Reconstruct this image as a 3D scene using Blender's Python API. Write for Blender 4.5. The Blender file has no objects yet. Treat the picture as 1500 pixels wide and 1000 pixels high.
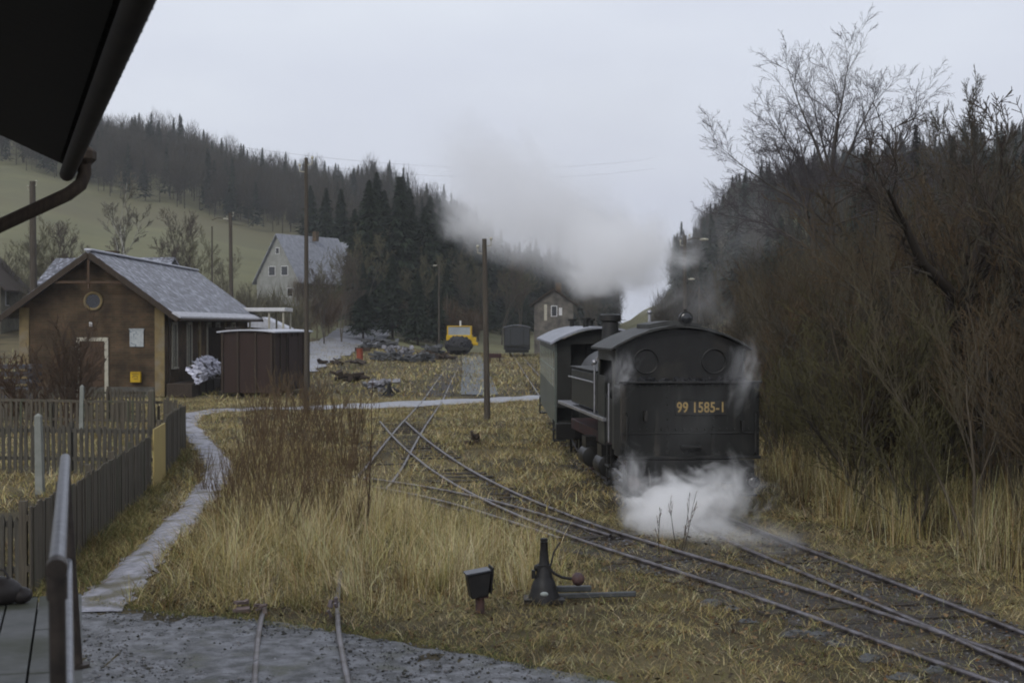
import bpy, bmesh, math, random
import numpy as np
from mathutils import Vector, Matrix, Euler
R = math.radians
random.seed(7)
rng = np.random.default_rng(11)
sc = bpy.context.scene
COL = sc.collection
H = 3.1            # eye height above the rails
F = 2083.0         # focal length in photo pixels (50 mm)

# ------------------------------------------------------------------ camera
cd = bpy.data.cameras.new('camera'); cam = bpy.data.objects.new('camera', cd); COL.objects.link(cam)
cam.location = (0, 0, H); cam.rotation_euler = (R(90 - 0.69), 0, 0)
cd.lens = 50; cd.sensor_width = 36; cd.clip_start = 0.1; cd.clip_end = 6000
cd.dof.use_dof = True; cd.dof.focus_distance = 26; cd.dof.aperture_fstop = 5.0
sc.camera = cam
# ------------------------------------------------------------------ world
w = bpy.data.worlds.new('World'); sc.world = w; w.use_nodes = True
nt = w.node_tree; nt.nodes.clear()
N = nt.nodes.new; L = nt.links.new
out = N('ShaderNodeOutputWorld'); bg = N('ShaderNodeBackground'); bg.inputs[1].default_value = 0.12
sky = N('ShaderNodeTexSky'); sky.sky_type = 'NISHITA'; sky.sun_disc = False
SUN_EL, SUN_AZ = 38, 205     # azimuth of the sun seen from above, clockwise from +Y
sky.sun_elevation = R(SUN_EL); sky.sun_rotation = R(SUN_AZ); sky.air_density = 1.5; sky.dust_density = 4
hsv = N('ShaderNodeHueSaturation'); hsv.inputs['Saturation'].default_value = 0.35; L(sky.outputs[0], hsv.inputs['Color'])
tc = N('ShaderNodeTexCoord'); mp = N('ShaderNodeMapping'); mp.inputs['Scale'].default_value = (1, 1, 3.0); L(tc.outputs['Generated'], mp.inputs[0])
no = N('ShaderNodeTexNoise'); no.inputs['Scale'].default_value = 2.2; no.inputs['Detail'].default_value = 5; no.inputs['Roughness'].default_value = 0.5; L(mp.outputs[0], no.inputs['Vector'])
rp = N('ShaderNodeValToRGB'); L(no.outputs['Fac'], rp.inputs[0])
rp.color_ramp.elements[0].position = 0.30; rp.color_ramp.elements[0].color = (3.85, 4.08, 4.95, 1)
rp.color_ramp.elements[1].position = 0.68; rp.color_ramp.elements[1].color = (4.95, 5.25, 5.85, 1)
mx = N('ShaderNodeMixRGB'); mx.inputs[0].default_value = 0.88; L(hsv.outputs[0], mx.inputs[1]); L(rp.outputs[0], mx.inputs[2])
L(mx.outputs[0], bg.inputs[0]); L(bg.outputs[0], out.inputs[0])
# ------------------------------------------------------------------ sun
sd = bpy.data.lights.new('sun', 'SUN'); sd.energy = 0.8; sd.angle = R(25); sd.color = (1, 0.97, 0.92)
so = bpy.data.objects.new('sun', sd); COL.objects.link(so)
az = R(SUN_AZ); el = R(SUN_EL)
sdir = Vector((math.sin(az) * math.cos(el), math.cos(az) * math.cos(el), math.sin(el)))
so.rotation_euler = sdir.to_track_quat('Z', 'Y').to_euler()
# ------------------------------------------------------------------ render
sc.view_settings.view_transform = 'Standard'; sc.view_settings.look = 'None'
sc.view_settings.exposure = 0.45; sc.view_settings.gamma = 1
sc.render.engine = 'CYCLES'
cy = sc.cycles
cy.use_denoising = True; cy.max_bounces = 14; cy.diffuse_bounces = 3; cy.glossy_bounces = 2; cy.transmission_bounces = 2
cy.volume_bounces = 12; cy.transparent_max_bounces = 8; cy.volume_step_rate = 1.5; cy.volume_max_steps = 160
cy.pixel_filter_type = 'BLACKMAN_HARRIS'; cy.filter_width = 1.9
cy.use_adaptive_sampling = True; cy.adaptive_threshold = 0.02; cy.sample_clamp_indirect = 4

# ================================================================== helpers
def pick(c, k=1): return (c[0] * k, c[1] * k, c[2] * k, 1)

MATS = {}
def mat(name, c1, c2=None, scale=8, rough=0.8, bump=0.15, metal=0.0, detail=6, lo=0.35, hi=0.65, stretch=(1, 1, 1), bdist=0.01, third=None, spec=0.3, coord='Object'):
    if name in MATS: return MATS[name]
    m = bpy.data.materials.new(name); m.use_nodes = True; MATS[name] = m
    n = m.node_tree.nodes; l = m.node_tree.links; b = n['Principled BSDF']
    b.inputs['Roughness'].default_value = rough; b.inputs['Metallic'].default_value = metal
    b.inputs['Specular IOR Level'].default_value = spec
    c2 = c2 or tuple(x * 0.7 for x in c1)
    t = n.new('ShaderNodeTexCoord'); mp = n.new('ShaderNodeMapping'); mp.inputs['Scale'].default_value = stretch
    l.new(t.outputs[coord], mp.inputs[0])
    no = n.new('ShaderNodeTexNoise'); no.inputs['Scale'].default_value = scale; no.inputs['Detail'].default_value = detail; no.inputs['Roughness'].default_value = 0.65
    l.new(mp.outputs[0], no.inputs['Vector'])
    rp = n.new('ShaderNodeValToRGB'); l.new(no.outputs['Fac'], rp.inputs[0])
    rp.color_ramp.elements[0].position = lo; rp.color_ramp.elements[0].color = pick(c1)
    rp.color_ramp.elements[1].position = hi; rp.color_ramp.elements[1].color = pick(c2)
    src = rp.outputs[0]
    if third:
        n2 = n.new('ShaderNodeTexNoise'); n2.inputs['Scale'].default_value = third[1]; n2.inputs['Detail'].default_value = 5
        l.new(mp.outputs[0], n2.inputs['Vector'])
        r2 = n.new('ShaderNodeValToRGB'); r2.color_ramp.elements[0].position = third[2]; r2.color_ramp.elements[1].position = third[2] + third[3]
        l.new(n2.outputs['Fac'], r2.inputs[0])
        mm = n.new('ShaderNodeMixRGB'); l.new(r2.outputs[0], mm.inputs[0]); l.new(src, mm.inputs[1]); mm.inputs[2].default_value = pick(third[0]); src = mm.outputs[0]
    l.new(src, b.inputs['Base Color'])
    if bump:
        bp = n.new('ShaderNodeBump'); bp.inputs['Strength'].default_value = bump; bp.inputs['Distance'].default_value = bdist
        l.new(no.outputs['Fac'], bp.inputs['Height']); l.new(bp.outputs[0], b.inputs['Normal'])
    return m

def mat_attr(name, rough=0.9, trans=0.0, tint=(1, 1, 1)):
    if name in MATS: return MATS[name]
    m = bpy.data.materials.new(name); m.use_nodes = True; MATS[name] = m
    n = m.node_tree.nodes; l = m.node_tree.links; b = n['Principled BSDF']
    b.inputs['Roughness'].default_value = rough; b.inputs['Specular IOR Level'].default_value = 0.15
    a = n.new('ShaderNodeAttribute'); a.attribute_name = 'Col'
    l.new(a.outputs['Color'], b.inputs['Base Color'])
    return m

def mat_brick(name, c1, c2, mortar, scale=1.0, bw=0.33, bh=0.11):
    if name in MATS: return MATS[name]
    m = bpy.data.materials.new(name); m.use_nodes = True; MATS[name] = m
    n = m.node_tree.nodes; l = m.node_tree.links; b = n['Principled BSDF']; b.inputs['Roughness'].default_value = 0.9; b.inputs['Specular IOR Level'].default_value = 0.2
    t = n.new('ShaderNodeTexCoord'); s = n.new('ShaderNodeSeparateXYZ'); l.new(t.outputs['Object'], s.inputs[0])
    ad = n.new('ShaderNodeMath'); ad.operation = 'ADD'; l.new(s.outputs[0], ad.inputs[0]); l.new(s.outputs[1], ad.inputs[1])
    cb = n.new('ShaderNodeCombineXYZ'); l.new(ad.outputs[0], cb.inputs[0]); l.new(s.outputs[2], cb.inputs[1])
    br = n.new('ShaderNodeTexBrick'); l.new(cb.outputs[0], br.inputs['Vector'])
    br.inputs['Color1'].default_value = pick(c1); br.inputs['Color2'].default_value = pick(c2); br.inputs['Mortar'].default_value = pick(mortar)
    br.inputs['Scale'].default_value = 1; br.inputs['Brick Width'].default_value = bw; br.inputs['Row Height'].default_value = bh; br.inputs['Mortar Size'].default_value = 0.007
    no = n.new('ShaderNodeTexNoise'); no.inputs['Scale'].default_value = 1.2; no.inputs['Detail'].default_value = 8; l.new(t.outputs['Object'], no.inputs['Vector'])
    r = n.new('ShaderNodeValToRGB'); l.new(no.outputs['Fac'], r.inputs[0]); r.color_ramp.elements[0].position = .35; r.color_ramp.elements[1].position = .7
    r.color_ramp.elements[0].color = (.42, .44, .46, 1); r.color_ramp.elements[1].color = (1.1, 1.1, 1.05, 1)
    mm = n.new('ShaderNodeMixRGB'); mm.blend_type = 'MULTIPLY'; mm.inputs[0].default_value = 1; l.new(br.outputs['Color'], mm.inputs[1]); l.new(r.outputs[0], mm.inputs[2])
    l.new(mm.outputs[0], b.inputs['Base Color'])
    bp = n.new('ShaderNodeBump'); bp.inputs['Strength'].default_value = .4; bp.inputs['Distance'].default_value = .01; l.new(br.outputs['Fac'], bp.inputs['Height']); bp.invert = True; l.new(bp.outputs[0], b.inputs['Normal'])
    return m

class MB:
    def __init__(s): s.v = []; s.f = []
    def add(s, vs, fs):
        o = len(s.v); s.v += [tuple(v) for v in vs]; s.f += [tuple(i + o for i in f) for f in fs]; return s
    def box(s, c, sz, rz=0, rx=0, ry=0):
        M = Euler((rx, ry, rz)).to_matrix(); c = Vector(c); h = [x / 2 for x in sz]
        vs = [c + M @ Vector((a * h[0], b * h[1], d * h[2])) for a in (-1, 1) for b in (-1, 1) for d in (-1, 1)]
        return s.add(vs, [(0, 1, 3, 2), (4, 6, 7, 5), (0, 4, 5, 1), (2, 3, 7, 6), (0, 2, 6, 4), (1, 5, 7, 3)])
    def tube(s, pts, r, n=10, cap=True):
        pts = [Vector(p) for p in pts]; rs = r if isinstance(r, (list, tuple)) else [r] * len(pts)
        o = len(s.v); up = None
        for i, p in enumerate(pts):
            d = (pts[min(i + 1, len(pts) - 1)] - pts[max(i - 1, 0)]).normalized()
            if up is None: up = Vector((0, 0, 1)) if abs(d.z) < .9 else Vector((1, 0, 0))
            a = d.cross(up).normalized(); b = a.cross(d).normalized(); up = b
            for k in range(n):
                t = 2 * math.pi * k / n; s.v.append(tuple(p + (a * math.cos(t) + b * math.sin(t)) * rs[i]))
        for i in range(len(pts) - 1):
            for k in range(n):
                k2 = (k + 1) % n; s.f.append((o + i * n + k, o + i * n + k2, o + (i + 1) * n + k2, o + (i + 1) * n + k))
        if cap:
            s.f.append(tuple(o + k for k in reversed(range(n)))); s.f.append(tuple(o + (len(pts) - 1) * n + k for k in range(n)))
        return s
    def cyl(s, a, b, r, n=16, r2=None): return s.tube([a, b], [r, r if r2 is None else r2], n)
    def lathe(s, c, prof, n=20, axis='z'):
        o = len(s.v); c = Vector(c)
        for r, h in prof:
            for k in range(n):
                t = 2 * math.pi * k / n; x, y = r * math.cos(t), r * math.sin(t)
                p = {'z': (x, y, h), 'y': (x, h, y), 'x': (h, x, y)}[axis]; s.v.append(tuple(c + Vector(p)))
        for i in range(len(prof) - 1):
            for k in range(n):
                k2 = (k + 1) % n; s.f.append((o + i * n + k, o + i * n + k2, o + (i + 1) * n + k2, o + (i + 1) * n + k))
        s.f.append(tuple(o + k for k in reversed(range(n)))); s.f.append(tuple(o + (len(prof) - 1) * n + k for k in range(n)))
        return s
    def ext(s, poly, a, b, axis='y'):
        """prism: 2D polygon extruded from a to b along axis ('y': poly in xz; 'x': poly in yz; 'z': poly in xy)"""
        n = len(poly)
        def P(u, v, t): return {'y': (u, t, v), 'x': (t, u, v), 'z': (u, v, t)}[axis]
        vs = [P(u, v, a) for u, v in poly] + [P(u, v, b) for u, v in poly]
        return s.add(vs, [tuple(reversed(range(n))), tuple(range(n, 2 * n))] + [(i, (i + 1) % n, (i + 1) % n + n, i + n) for i in range(n)])
    def ball(s, c, r, n=12, sq=(1, 1, 1)):
        prof = [(max(1e-3, math.sin(math.pi * i / n)) * r, -math.cos(math.pi * i / n) * r) for i in range(n + 1)]
        o = len(s.v); s.lathe((0, 0, 0), prof, n + 2)
        for i in range(o, len(s.v)): v = s.v[i]; s.v[i] = (c[0] + v[0] * sq[0], c[1] + v[1] * sq[1], c[2] + v[2] * sq[2])
        return s
    def build(s, name, m, parent=None, bevel=0.0, smooth=False, loc=None):
        me = bpy.data.meshes.new(name); me.from_pydata(s.v, [], s.f)
        bm = bmesh.new(); bm.from_mesh(me); bmesh.ops.recalc_face_normals(bm, faces=bm.faces); bm.to_mesh(me); bm.free()
        me.materials.append(m)
        o = bpy.data.objects.new(name, me); COL.objects.link(o)
        if parent: o.parent = parent
        if loc: o.location = loc
        if smooth:
            for p in me.polygons: p.use_smooth = True
            me.set_sharp_from_angle(angle=R(40))
        if bevel:
            b = o.modifiers.new('b', 'BEVEL'); b.width = bevel; b.segments = 1; b.limit_method = 'ANGLE'
        return o

def tag(o, label=None, cat=None, group=None, kind=None):
    if label: o['label'] = label
    if cat: o['category'] = cat
    if group: o['group'] = group
    if kind: o['kind'] = kind
    return o
def thing(name, label, cat, loc=(0, 0, 0), rz=0, group=None):
    o = bpy.data.objects.new(name, None); o.empty_display_size = .2; COL.objects.link(o); o.location = loc; o.rotation_euler = (0, 0, rz)
    return tag(o, label, cat, group)
def copy_tree(o, parent=None):
    c = o.copy(); COL.objects.link(c); c.parent = parent
    for ch in [x for x in o.children]: copy_tree(ch, c)
    return c

def np_mesh(name, V, Fq, m, cols=None, parent=None, smooth=False):
    """V (n,3); Fq (k,3) or (k,4) int array; cols (n,3) per vertex"""
    me = bpy.data.meshes.new(name); k = Fq.shape[1]
    me.vertices.add(len(V)); me.vertices.foreach_set('co', np.ascontiguousarray(V, dtype=np.float32).ravel())
    me.loops.add(Fq.size); me.loops.foreach_set('vertex_index', Fq.astype(np.int32).ravel())
    me.polygons.add(len(Fq)); me.polygons.foreach_set('loop_start', (np.arange(len(Fq)) * k).astype(np.int32))
    if cols is not None:
        a = me.color_attributes.new('Col', 'FLOAT_COLOR', 'POINT'); c4 = np.ones((len(V), 4), np.float32); c4[:, :3] = cols; a.data.foreach_set('color', c4.ravel())
    if smooth: me.polygons.foreach_set('use_smooth', np.ones(len(Fq), dtype=bool))
    me.update(calc_edges=True); me.materials.append(m)
    o = bpy.data.objects.new(name, me); COL.objects.link(o)
    if parent: o.parent = parent
    return o

# ------------------------------------------------------------------ terrain
PX = np.array([-900, 0, 200, 440, 560, 640, 760, 900, 960, 1000, 1100, 1250, 1500, 2400.])
DD = np.array([60, 95, 150, 230, 330, 450, 620, 1400.])
TT = np.array([
 [0, .8, 5, 20, 42, 75, 70, 60], [0, .6, 4.5, 19, 40, 68, 62, 50], [0, .4, 3.5, 15, 33, 56, 52, 40], [0, 0, 1.5, 11, 25, 41, 38, 30],
 [0, 0, .9, 7, 22, 42, 38, 30], [0, 0, .3, 4, 18, 35, 34, 25], [0, 0, 0, 1, 8, 17, 18, 12], [0, 0, 0, 0, 1, 1, 2, 2],
 [0, 0, 0, 1, 6, 8, 8, 5], [0, 0, 1, 4, 14, 20, 18, 10], [0, 1, 4, 12, 28, 40, 35, 25], [0, 2, 6, 16, 34, 46, 40, 30],
 [.5, 3, 8, 20, 38, 54, 45, 35], [1, 4, 10, 24, 44, 64, 50, 40]])
def sstep(a, b, x): t = np.clip((x - a) / (b - a), 0, 1); return t * t * (3 - 2 * t)
def height(X, Y):
    X = np.asarray(X, float); Y = np.asarray(Y, float)
    Yc = np.maximum(Y, 1.0); px = np.clip(750 + F * X / Yc, -899, 2399)
    i = np.clip(np.searchsorted(PX, px) - 1, 0, len(PX) - 2); tx = (px - PX[i]) / (PX[i + 1] - PX[i]); tx = tx * tx * (3 - 2 * tx)
    Yd = np.clip(Yc, 60, 1399); j = np.clip(np.searchsorted(DD, Yd) - 1, 0, len(DD) - 2); ty = (Yd - DD[j]) / (DD[j + 1] - DD[j])
    t = (TT[i, j] * (1 - tx) + TT[i + 1, j] * tx) * (1 - ty) + (TT[i, j + 1] * (1 - tx) + TT[i + 1, j + 1] * tx) * ty
    t = np.where(Yc < 60, 0, t)
    bank = np.clip((X - 7.5) * .16, 0, 3.0) * (1 - sstep(60, 130, Yc))
    bump = .035 * np.sin(X * 1.9 + 1.3 * np.sin(Y * .8)) * np.cos(Y * 1.3 + X * .6) * sstep(15, 19, Y)
    big = 2.0 * np.sin(X * .031 + 1) * np.cos(Y * .021) * sstep(140, 330, Y)
    # shallow rise between the footpath and the fence
    verge = .12 * np.exp(-((X + 4.2 + (Y - 17) * .12) / .8) ** 2) * sstep(15, 18, Y) * (1 - sstep(33, 36, Y))
    return t + bank + bump + big + verge - .08

def G(px, py, z=0.0):
    Y = F * (H - z + .06) / (py - 475.0); return ((px - 750) * Y / F, Y)
def hz(x, y): return float(height(x, y))

def grid(a, b, s0, lim, g):
    c = list(np.arange(a, b, s0)); s = s0; x = b
    while x < lim: c.append(x); s *= g; x += s
    c.append(lim); return c
xs = grid(0, 16, .3, 1100, 1.09); xs = np.array([-x for x in reversed(xs[1:])] + xs)
ys = np.array([-60, -20, -5] + grid(0, 72, .35, 1500, 1.035))
GX, GY = np.meshgrid(xs, ys); GZ = height(GX, GY); nx, ny = len(xs), len(ys)
V = np.stack([GX.ravel(), GY.ravel(), GZ.ravel()], 1)
a = (np.arange(ny - 1)[:, None] * nx + np.arange(nx - 1)[None]).ravel(); Fq = np.stack([a, a + 1, a + 1 + nx, a + nx], 1)
M_ground = mat('ground_turf', (.070, .056, .026), (.030, .024, .013), scale=.9, rough=1, bump=.8, bdist=.06, third=((.105, .085, .040), .22, .48, .10), coord='Object', detail=10)
M_meadow = mat('meadow', (.150, .148, .072), (.108, .106, .055), scale=.05, rough=1, bump=.2, third=((.115, .105, .055), .02, .45, .2), detail=8)
g = np_mesh('ground', V, Fq, M_ground, smooth=True); tag(g, kind='structure')
g.data.materials.append(M_meadow)
cx = V[Fq[:, 0], 0]; cyy = V[Fq[:, 0], 1]
g.data.polygons.foreach_set('material_index', ((cyy > 150)).astype(np.int32))

# ------------------------------------------------------------------ paths and road
M_gravel = mat('gravel', (.200, .206, .220), (.062, .064, .064), scale=5, rough=.7, bump=1.0, bdist=.06, third=((.085, .088, .068), 2.2, .54, .16), detail=15, lo=.37, hi=.61, spec=.5)
M_path = mat('path_gravel', (.34, .34, .39), (.15, .15, .16), scale=6, rough=.6, bump=.8, bdist=.03, third=((.09, .08, .05), 1.6, .52, .12), detail=10, spec=.5)
M_wet = mat('wet_road', (.26, .27, .30), (.17, .17, .19), scale=.8, rough=.4, bump=.2, third=((.12, .11, .08), .5, .56, .12), spec=.6)
M_asph = mat('walkway', (.060, .072, .080), (.045, .052, .052), scale=1.5, rough=.55, bump=.2, spec=.5)
def ribbon(name, pts, widths, m, dz=.02, step=.4, jit=.05, lab=None):
    pts = np.array(pts, float); d = np.r_[0, np.cumsum(np.hypot(*np.diff(pts, axis=0).T))]
    n = max(3, int(d[-1] / step)); s = np.linspace(0, d[-1], n)
    # smooth
    P = np.stack([np.interp(s, d, pts[:, 0]), np.interp(s, d, pts[:, 1])], 1); W = np.interp(s, d, widths)
    for _ in range(max(1, int(1.2 / step))): P[1:-1] = (P[:-2] + P[1:-1] * 2 + P[2:]) / 4
    T = np.gradient(P, axis=0); T /= np.hypot(T[:, 0], T[:, 1])[:, None]; Nn = np.stack([T[:, 1], -T[:, 0]], 1)
    K = 7; us = np.linspace(-.5, .5, K); VV = []
    for k, u in enumerate(us):
        j = rng.normal(0, jit, n) if k in (0, K - 1) else 0
        Q = P + Nn * (W * u + j)[:, None]; VV.append(np.stack([Q[:, 0], Q[:, 1], height(Q[:, 0], Q[:, 1]) + dz * (1 if k in (0, K - 1) else 1.4)], 1))
    VV = np.stack(VV, 1).reshape(-1, 3); a = (np.arange(n - 1)[:, None] * K + np.arange(K - 1)[None]).ravel()
    o = np_mesh(name, VV, np.stack([a, a + 1, a + 1 + K, a + K], 1), m, smooth=True); tag(o, kind='structure'); return o, P
fp = [G(128, 897), G(142, 884), G(180, 855), G(215, 823), G(258, 780), G(290, 745), G(316, 708), G(322, 690), G(308, 662), G(288, 640), G(272, 622), G(275, 608), G(310, 602), G(360, 598)]
_, FP = ribbon('footpath', fp, [.75, .66, .60, .6, .6, .6, .62, .62, .6, .6, .7, .9, 1.3, 1.6], M_path, .014, .16, .05)
rd = [G(360, 599), G(440, 598), G(515, 596), G(640, 590), G(790, 583), G(860, 580)]
_, RP = ribbon('path', rd, [1.6, 2.0, 2.6, 3.2, 3.0, 3.0], M_wet, .03, .5, .12)
wk = [G(702, 578), G(699, 560), G(695, 540), G(692, 528), G(690, 521)]
ribbon('pavement', wk, [1.7, 1.7, 1.7, 1.8, 1.8], M_asph, .03, 1.0, .03)
def W3(px, Y): return ((px - 750) * Y / F, Y)
ribbon('road', [W3(395, 92), W3(428, 104), W3(455, 120), W3(492, 140), W3(535, 165), W3(580, 185), W3(640, 200)], [5, 5.5, 6, 6, 6, 6, 6], M_wet, .09, 1.5, .15)
# gravel yard in front
def noisy(pts, amp=.08, step=.15):
    o = []
    for i in range(len(pts)):
        a, b = np.array(pts[i]), np.array(pts[(i + 1) % len(pts)]); n = max(1, int(np.hypot(*(b - a)) / step))
        for k in range(n): q = a + (b - a) * k / n; o.append((q[0] + rng.normal(0, amp), q[1] + rng.normal(0, amp)))
    return o
edge = [G(104, 878), G(170, 890), G(280, 899), G(380, 906), G(490, 924), G(600, 940), G(700, 957), G(800, 978), G(900, 1000), G(1060, 1050)]
exs = np.arange(-8, 6.2, .10); ex_ = np.array([e_[0] for e_ in edge]); ey_ = np.array([e_[1] for e_ in edge]); o1 = np.argsort(ex_)
eyy = np.interp(exs, ex_[o1], ey_[o1]) + rng.normal(0, .045, len(exs)) + .10 * np.sin(exs * 2.3) * .6
ts = np.linspace(0, 1, 46); YX = 1.0 + (eyy[:, None] - 1.0) * ts[None]; XX = np.repeat(exs[:, None], len(ts), 1)
ZZ = -.062 + .016 * np.sin(XX * 1.7 + YX * .9) * np.sin(YX * 1.5) + .007 * rng.normal(0, 1, XX.shape); ZZ[:, -1] = -.076
V = np.stack([XX, YX, ZZ], 2).reshape(-1, 3); nt_ = len(ts); a = (np.arange(len(exs) - 1)[:, None] * nt_ + np.arange(nt_ - 1)[None]).ravel()
o = np_mesh('yard_ground', V, np.stack([a, a + nt_, a + nt_ + 1, a + 1], 1), M_gravel, smooth=True); tag(o, kind='structure')

# ------------------------------------------------------------------ tracks
M_rail = mat('rail_steel', (.19, .18, .195), (.060, .048, .042), scale=4, rough=.36, bump=.15, metal=.5, stretch=(1, 1, 1))
M_railold = mat('rail_rust', (.21, .19, .21), (.10, .07, .06), scale=5, rough=.5, bump=.1, metal=.4)
M_sleep = mat('sleeper_wood', (.050, .043, .036), (.025, .021, .018), scale=6, rough=.9, bump=.6, stretch=(1, 6, 1))
PROF = [(-.026, 0), (.026, 0), (.027, -.03), (.009, -.042), (.009, -.095), (.050, -.105), (.052, -.115), (-.052, -.115), (-.050, -.105), (-.009, -.095), (-.009, -.042), (-.027, -.03)]
def resample(pts, step=.4):
    pts = np.array(pts, float); d = np.r_[0, np.cumsum(np.hypot(*np.diff(pts, axis=0).T))]; n = max(3, int(d[-1] / step)); s = np.linspace(0, d[-1], n)
    P = np.stack([np.interp(s, d, pts[:, 0]), np.interp(s, d, pts[:, 1])], 1)
    for _ in range(25): P[1:-1] = (P[:-2] + P[1:-1] * 2 + P[2:]) / 4
    T = np.gradient(P, axis=0); T /= np.hypot(T[:, 0], T[:, 1])[:, None]; Nn = np.stack([T[:, 1], -T[:, 0]], 1); return P, T, Nn
def sweep(name, P, Nn, z, m, parent):
    n = len(P); K = len(PROF); pr = np.array(PROF)
    zz = z + (height(P[:, 0], P[:, 1]) + .08) * 0
    VV = np.zeros((n, K, 3)); VV[:, :, 0] = P[:, None, 0] + Nn[:, None, 0] * pr[None, :, 0]; VV[:, :, 1] = P[:, None, 1] + Nn[:, None, 1] * pr[None, :, 0]; VV[:, :, 2] = zz[:, None] + pr[None, :, 1]
    a = (np.arange(n - 1)[:, None] * K + np.arange(K)[None]); b = (np.arange(n - 1)[:, None] * K + (np.arange(K)[None] + 1) % K)
    return np_mesh(name, VV.reshape(-1, 3), np.stack([a.ravel(), b.ravel(), b.ravel() + K, a.ravel() + K], 1), m, parent=parent)
SLM = MB().box((0, 0, 0), (1.45, .2, .14)).build('sleeper', M_sleep, bevel=.012); SLM_me = SLM.data; bpy.data.objects.remove(SLM)
TRACKS = []
def track(label, pts, m, z=0., gauge=.75, slp=True, left=None, right=None, smax=99, s0=0):
    t = thing('railway_track', label, 'railway track')
    P, T, Nn = resample(pts)
    sweep('rail', P + Nn * (gauge / 2 + .03), Nn, z, m, t); sweep('rail', P - Nn * (gauge / 2 + .03), Nn, z, m, t)
    TRACKS.append(P)
    if slp:
        d = np.r_[0, np.cumsum(np.hypot(*np.diff(P, axis=0).T))]; k = 0
        for s in np.arange(s0, d[-1], .72):
            if k >= smax: break
            x, y = np.interp(s, d, P[:, 0]), np.interp(s, d, P[:, 1]); tx, ty = np.interp(s, d, T[:, 0]), np.interp(s, d, T[:, 1])
            o = bpy.data.objects.new('sleeper', SLM_me); COL.objects.link(o); o.parent = t; o.location = (x, y, z - .060 - .07 + random.uniform(-.012, .016)); o.rotation_euler = (random.uniform(-.01, .01), 0, math.atan2(ty, tx) - math.pi / 2 + random.uniform(-.03, .03)); k += 1
    return t
def off(pts, d):
    pts = np.array(pts, float); T = np.gradient(pts, axis=0); T /= np.hypot(T[:, 0], T[:, 1])[:, None]; return pts + np.stack([T[:, 1], -T[:, 0]], 1) * d
main_pts = [(5.75, 9), (5.25, 11.5), (4.80, 14.3), (4.52, 15.6), (4.18, 17.3), (3.85, 18.8), (3.32, 21.4), (2.92, 23.6), (2.42, 27), (2.12, 31), (2.05, 34), (2.0, 40), (1.85, 48), (1.6, 62), (1.2, 90), (.55, 141), (.2, 180)]
track('curved main track carrying the steam engine and coach', main_pts, M_rail, 0, smax=99)
R2 = [(6.3, 9.2), (5.3, 11.8), (4.73, 13.15), (4.03, 15.3), (3.59, 16.6), (2.97, 17.9), (2.38, 19.3), (1.53, 21.3), (.83, 23.5), (-.05, 26.6), (-.91, 30.4), (-1.7, 34.7), (-2.36, 38.6), (-3.45, 45.8)]
track('track from the bottom right corner crossing the overgrown siding', off(R2, -.405), M_rail, -.004, smax=70)
Lb = [(.72, 20.7), (.44, 21.3), (-.2, 23.0), (-1.15, 25.1), (-2.0, 26.6), (-2.9, 27.7), (-4.2, 29.0)]
track('short branch ending in tall grass below the crossing', off(Lb, .405), M_rail, -.008, slp=False)
left_pts = [(-1.45, 10), (-1.79, 12.2), (-2.22, 14.5), (-2.5, 17), (-2.75, 20), (-2.85, 25), (-2.78, 30), (-2.95, 37), (-3.1, 44.5), (-3.27, 58.7), (-3.8, 80), (-5.1, 141), (-5.6, 170)]
track('overgrown siding running up to the yellow rail vehicle', left_pts, M_rail, -.038, smax=60, s0=6)

M_ball = mat('ballast', (.060, .055, .050), (.026, .022, .017), scale=9, rough=.85, bump=1.0, bdist=.05, third=((.075, .062, .032), 1.3, .52, .12), detail=14)
for i_, (P, y0_, y1_) in enumerate(((TRACKS[0], 8, 60), (TRACKS[1], 9.5, 23), (TRACKS[3], 62, 130))):
    Pq = P[(P[:, 1] > y0_) & (P[:, 1] < y1_)][::2]; ribbon('track_ground', [tuple(q) for q in Pq], [1.5] * len(Pq), M_ball, .006 + .004 * i_, .4, .16)
# ------------------------------------------------------------------ steam engine (local +y = forward, away from camera)
M_black = mat('loco_black', (.008, .008, .0075), (.014, .0135, .0125), scale=5, rough=.42, bump=.15, third=((.030, .026, .020), 2.2, .55, .2), spec=.4)
M_dgrey = mat('loco_rear', (.013, .0135, .012), (.007, .0072, .0065), scale=3, rough=.55, bump=.3, third=((.042, .037, .030), 2.2, .55, .14), spec=.3, stretch=(2.2, 1, .35), detail=10)
M_tank = mat('tank_side', (.020, .022, .018), (.012, .0135, .011), scale=3, rough=.45, bump=.1, third=((.07, .065, .05), 2, .6, .15), spec=.5)
M_roofgrey = mat('cab_roof', (.055, .057, .055), (.026, .026, .025), scale=4, rough=.6, bump=.2)
M_red = mat('frame_red', (.050, .013, .010), (.022, .009, .008), scale=6, rough=.6, bump=.2, third=((.025, .02, .018), 3, .5, .2))
M_glassd = mat('dark_glass', (.02, .022, .025), (.012, .013, .014), scale=2, rough=.1, bump=0, spec=.6)
M_gold = mat('gold_paint', (.36, .26, .10), (.24, .17, .07), scale=10, rough=.5, bump=0)
M_steel = mat('bare_steel', (.45, .45, .47), (.28, .28, .30), scale=8, rough=.3, bump=.05, metal=.7)
M_coal = mat('coal', (.018, .018, .019), (.008, .008, .009), scale=10, rough=.5, bump=1, bdist=.05)
M_white = mat('white_paint', (.62, .62, .62), (.50, .50, .50), scale=6, rough=.6, bump=.1)

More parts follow.
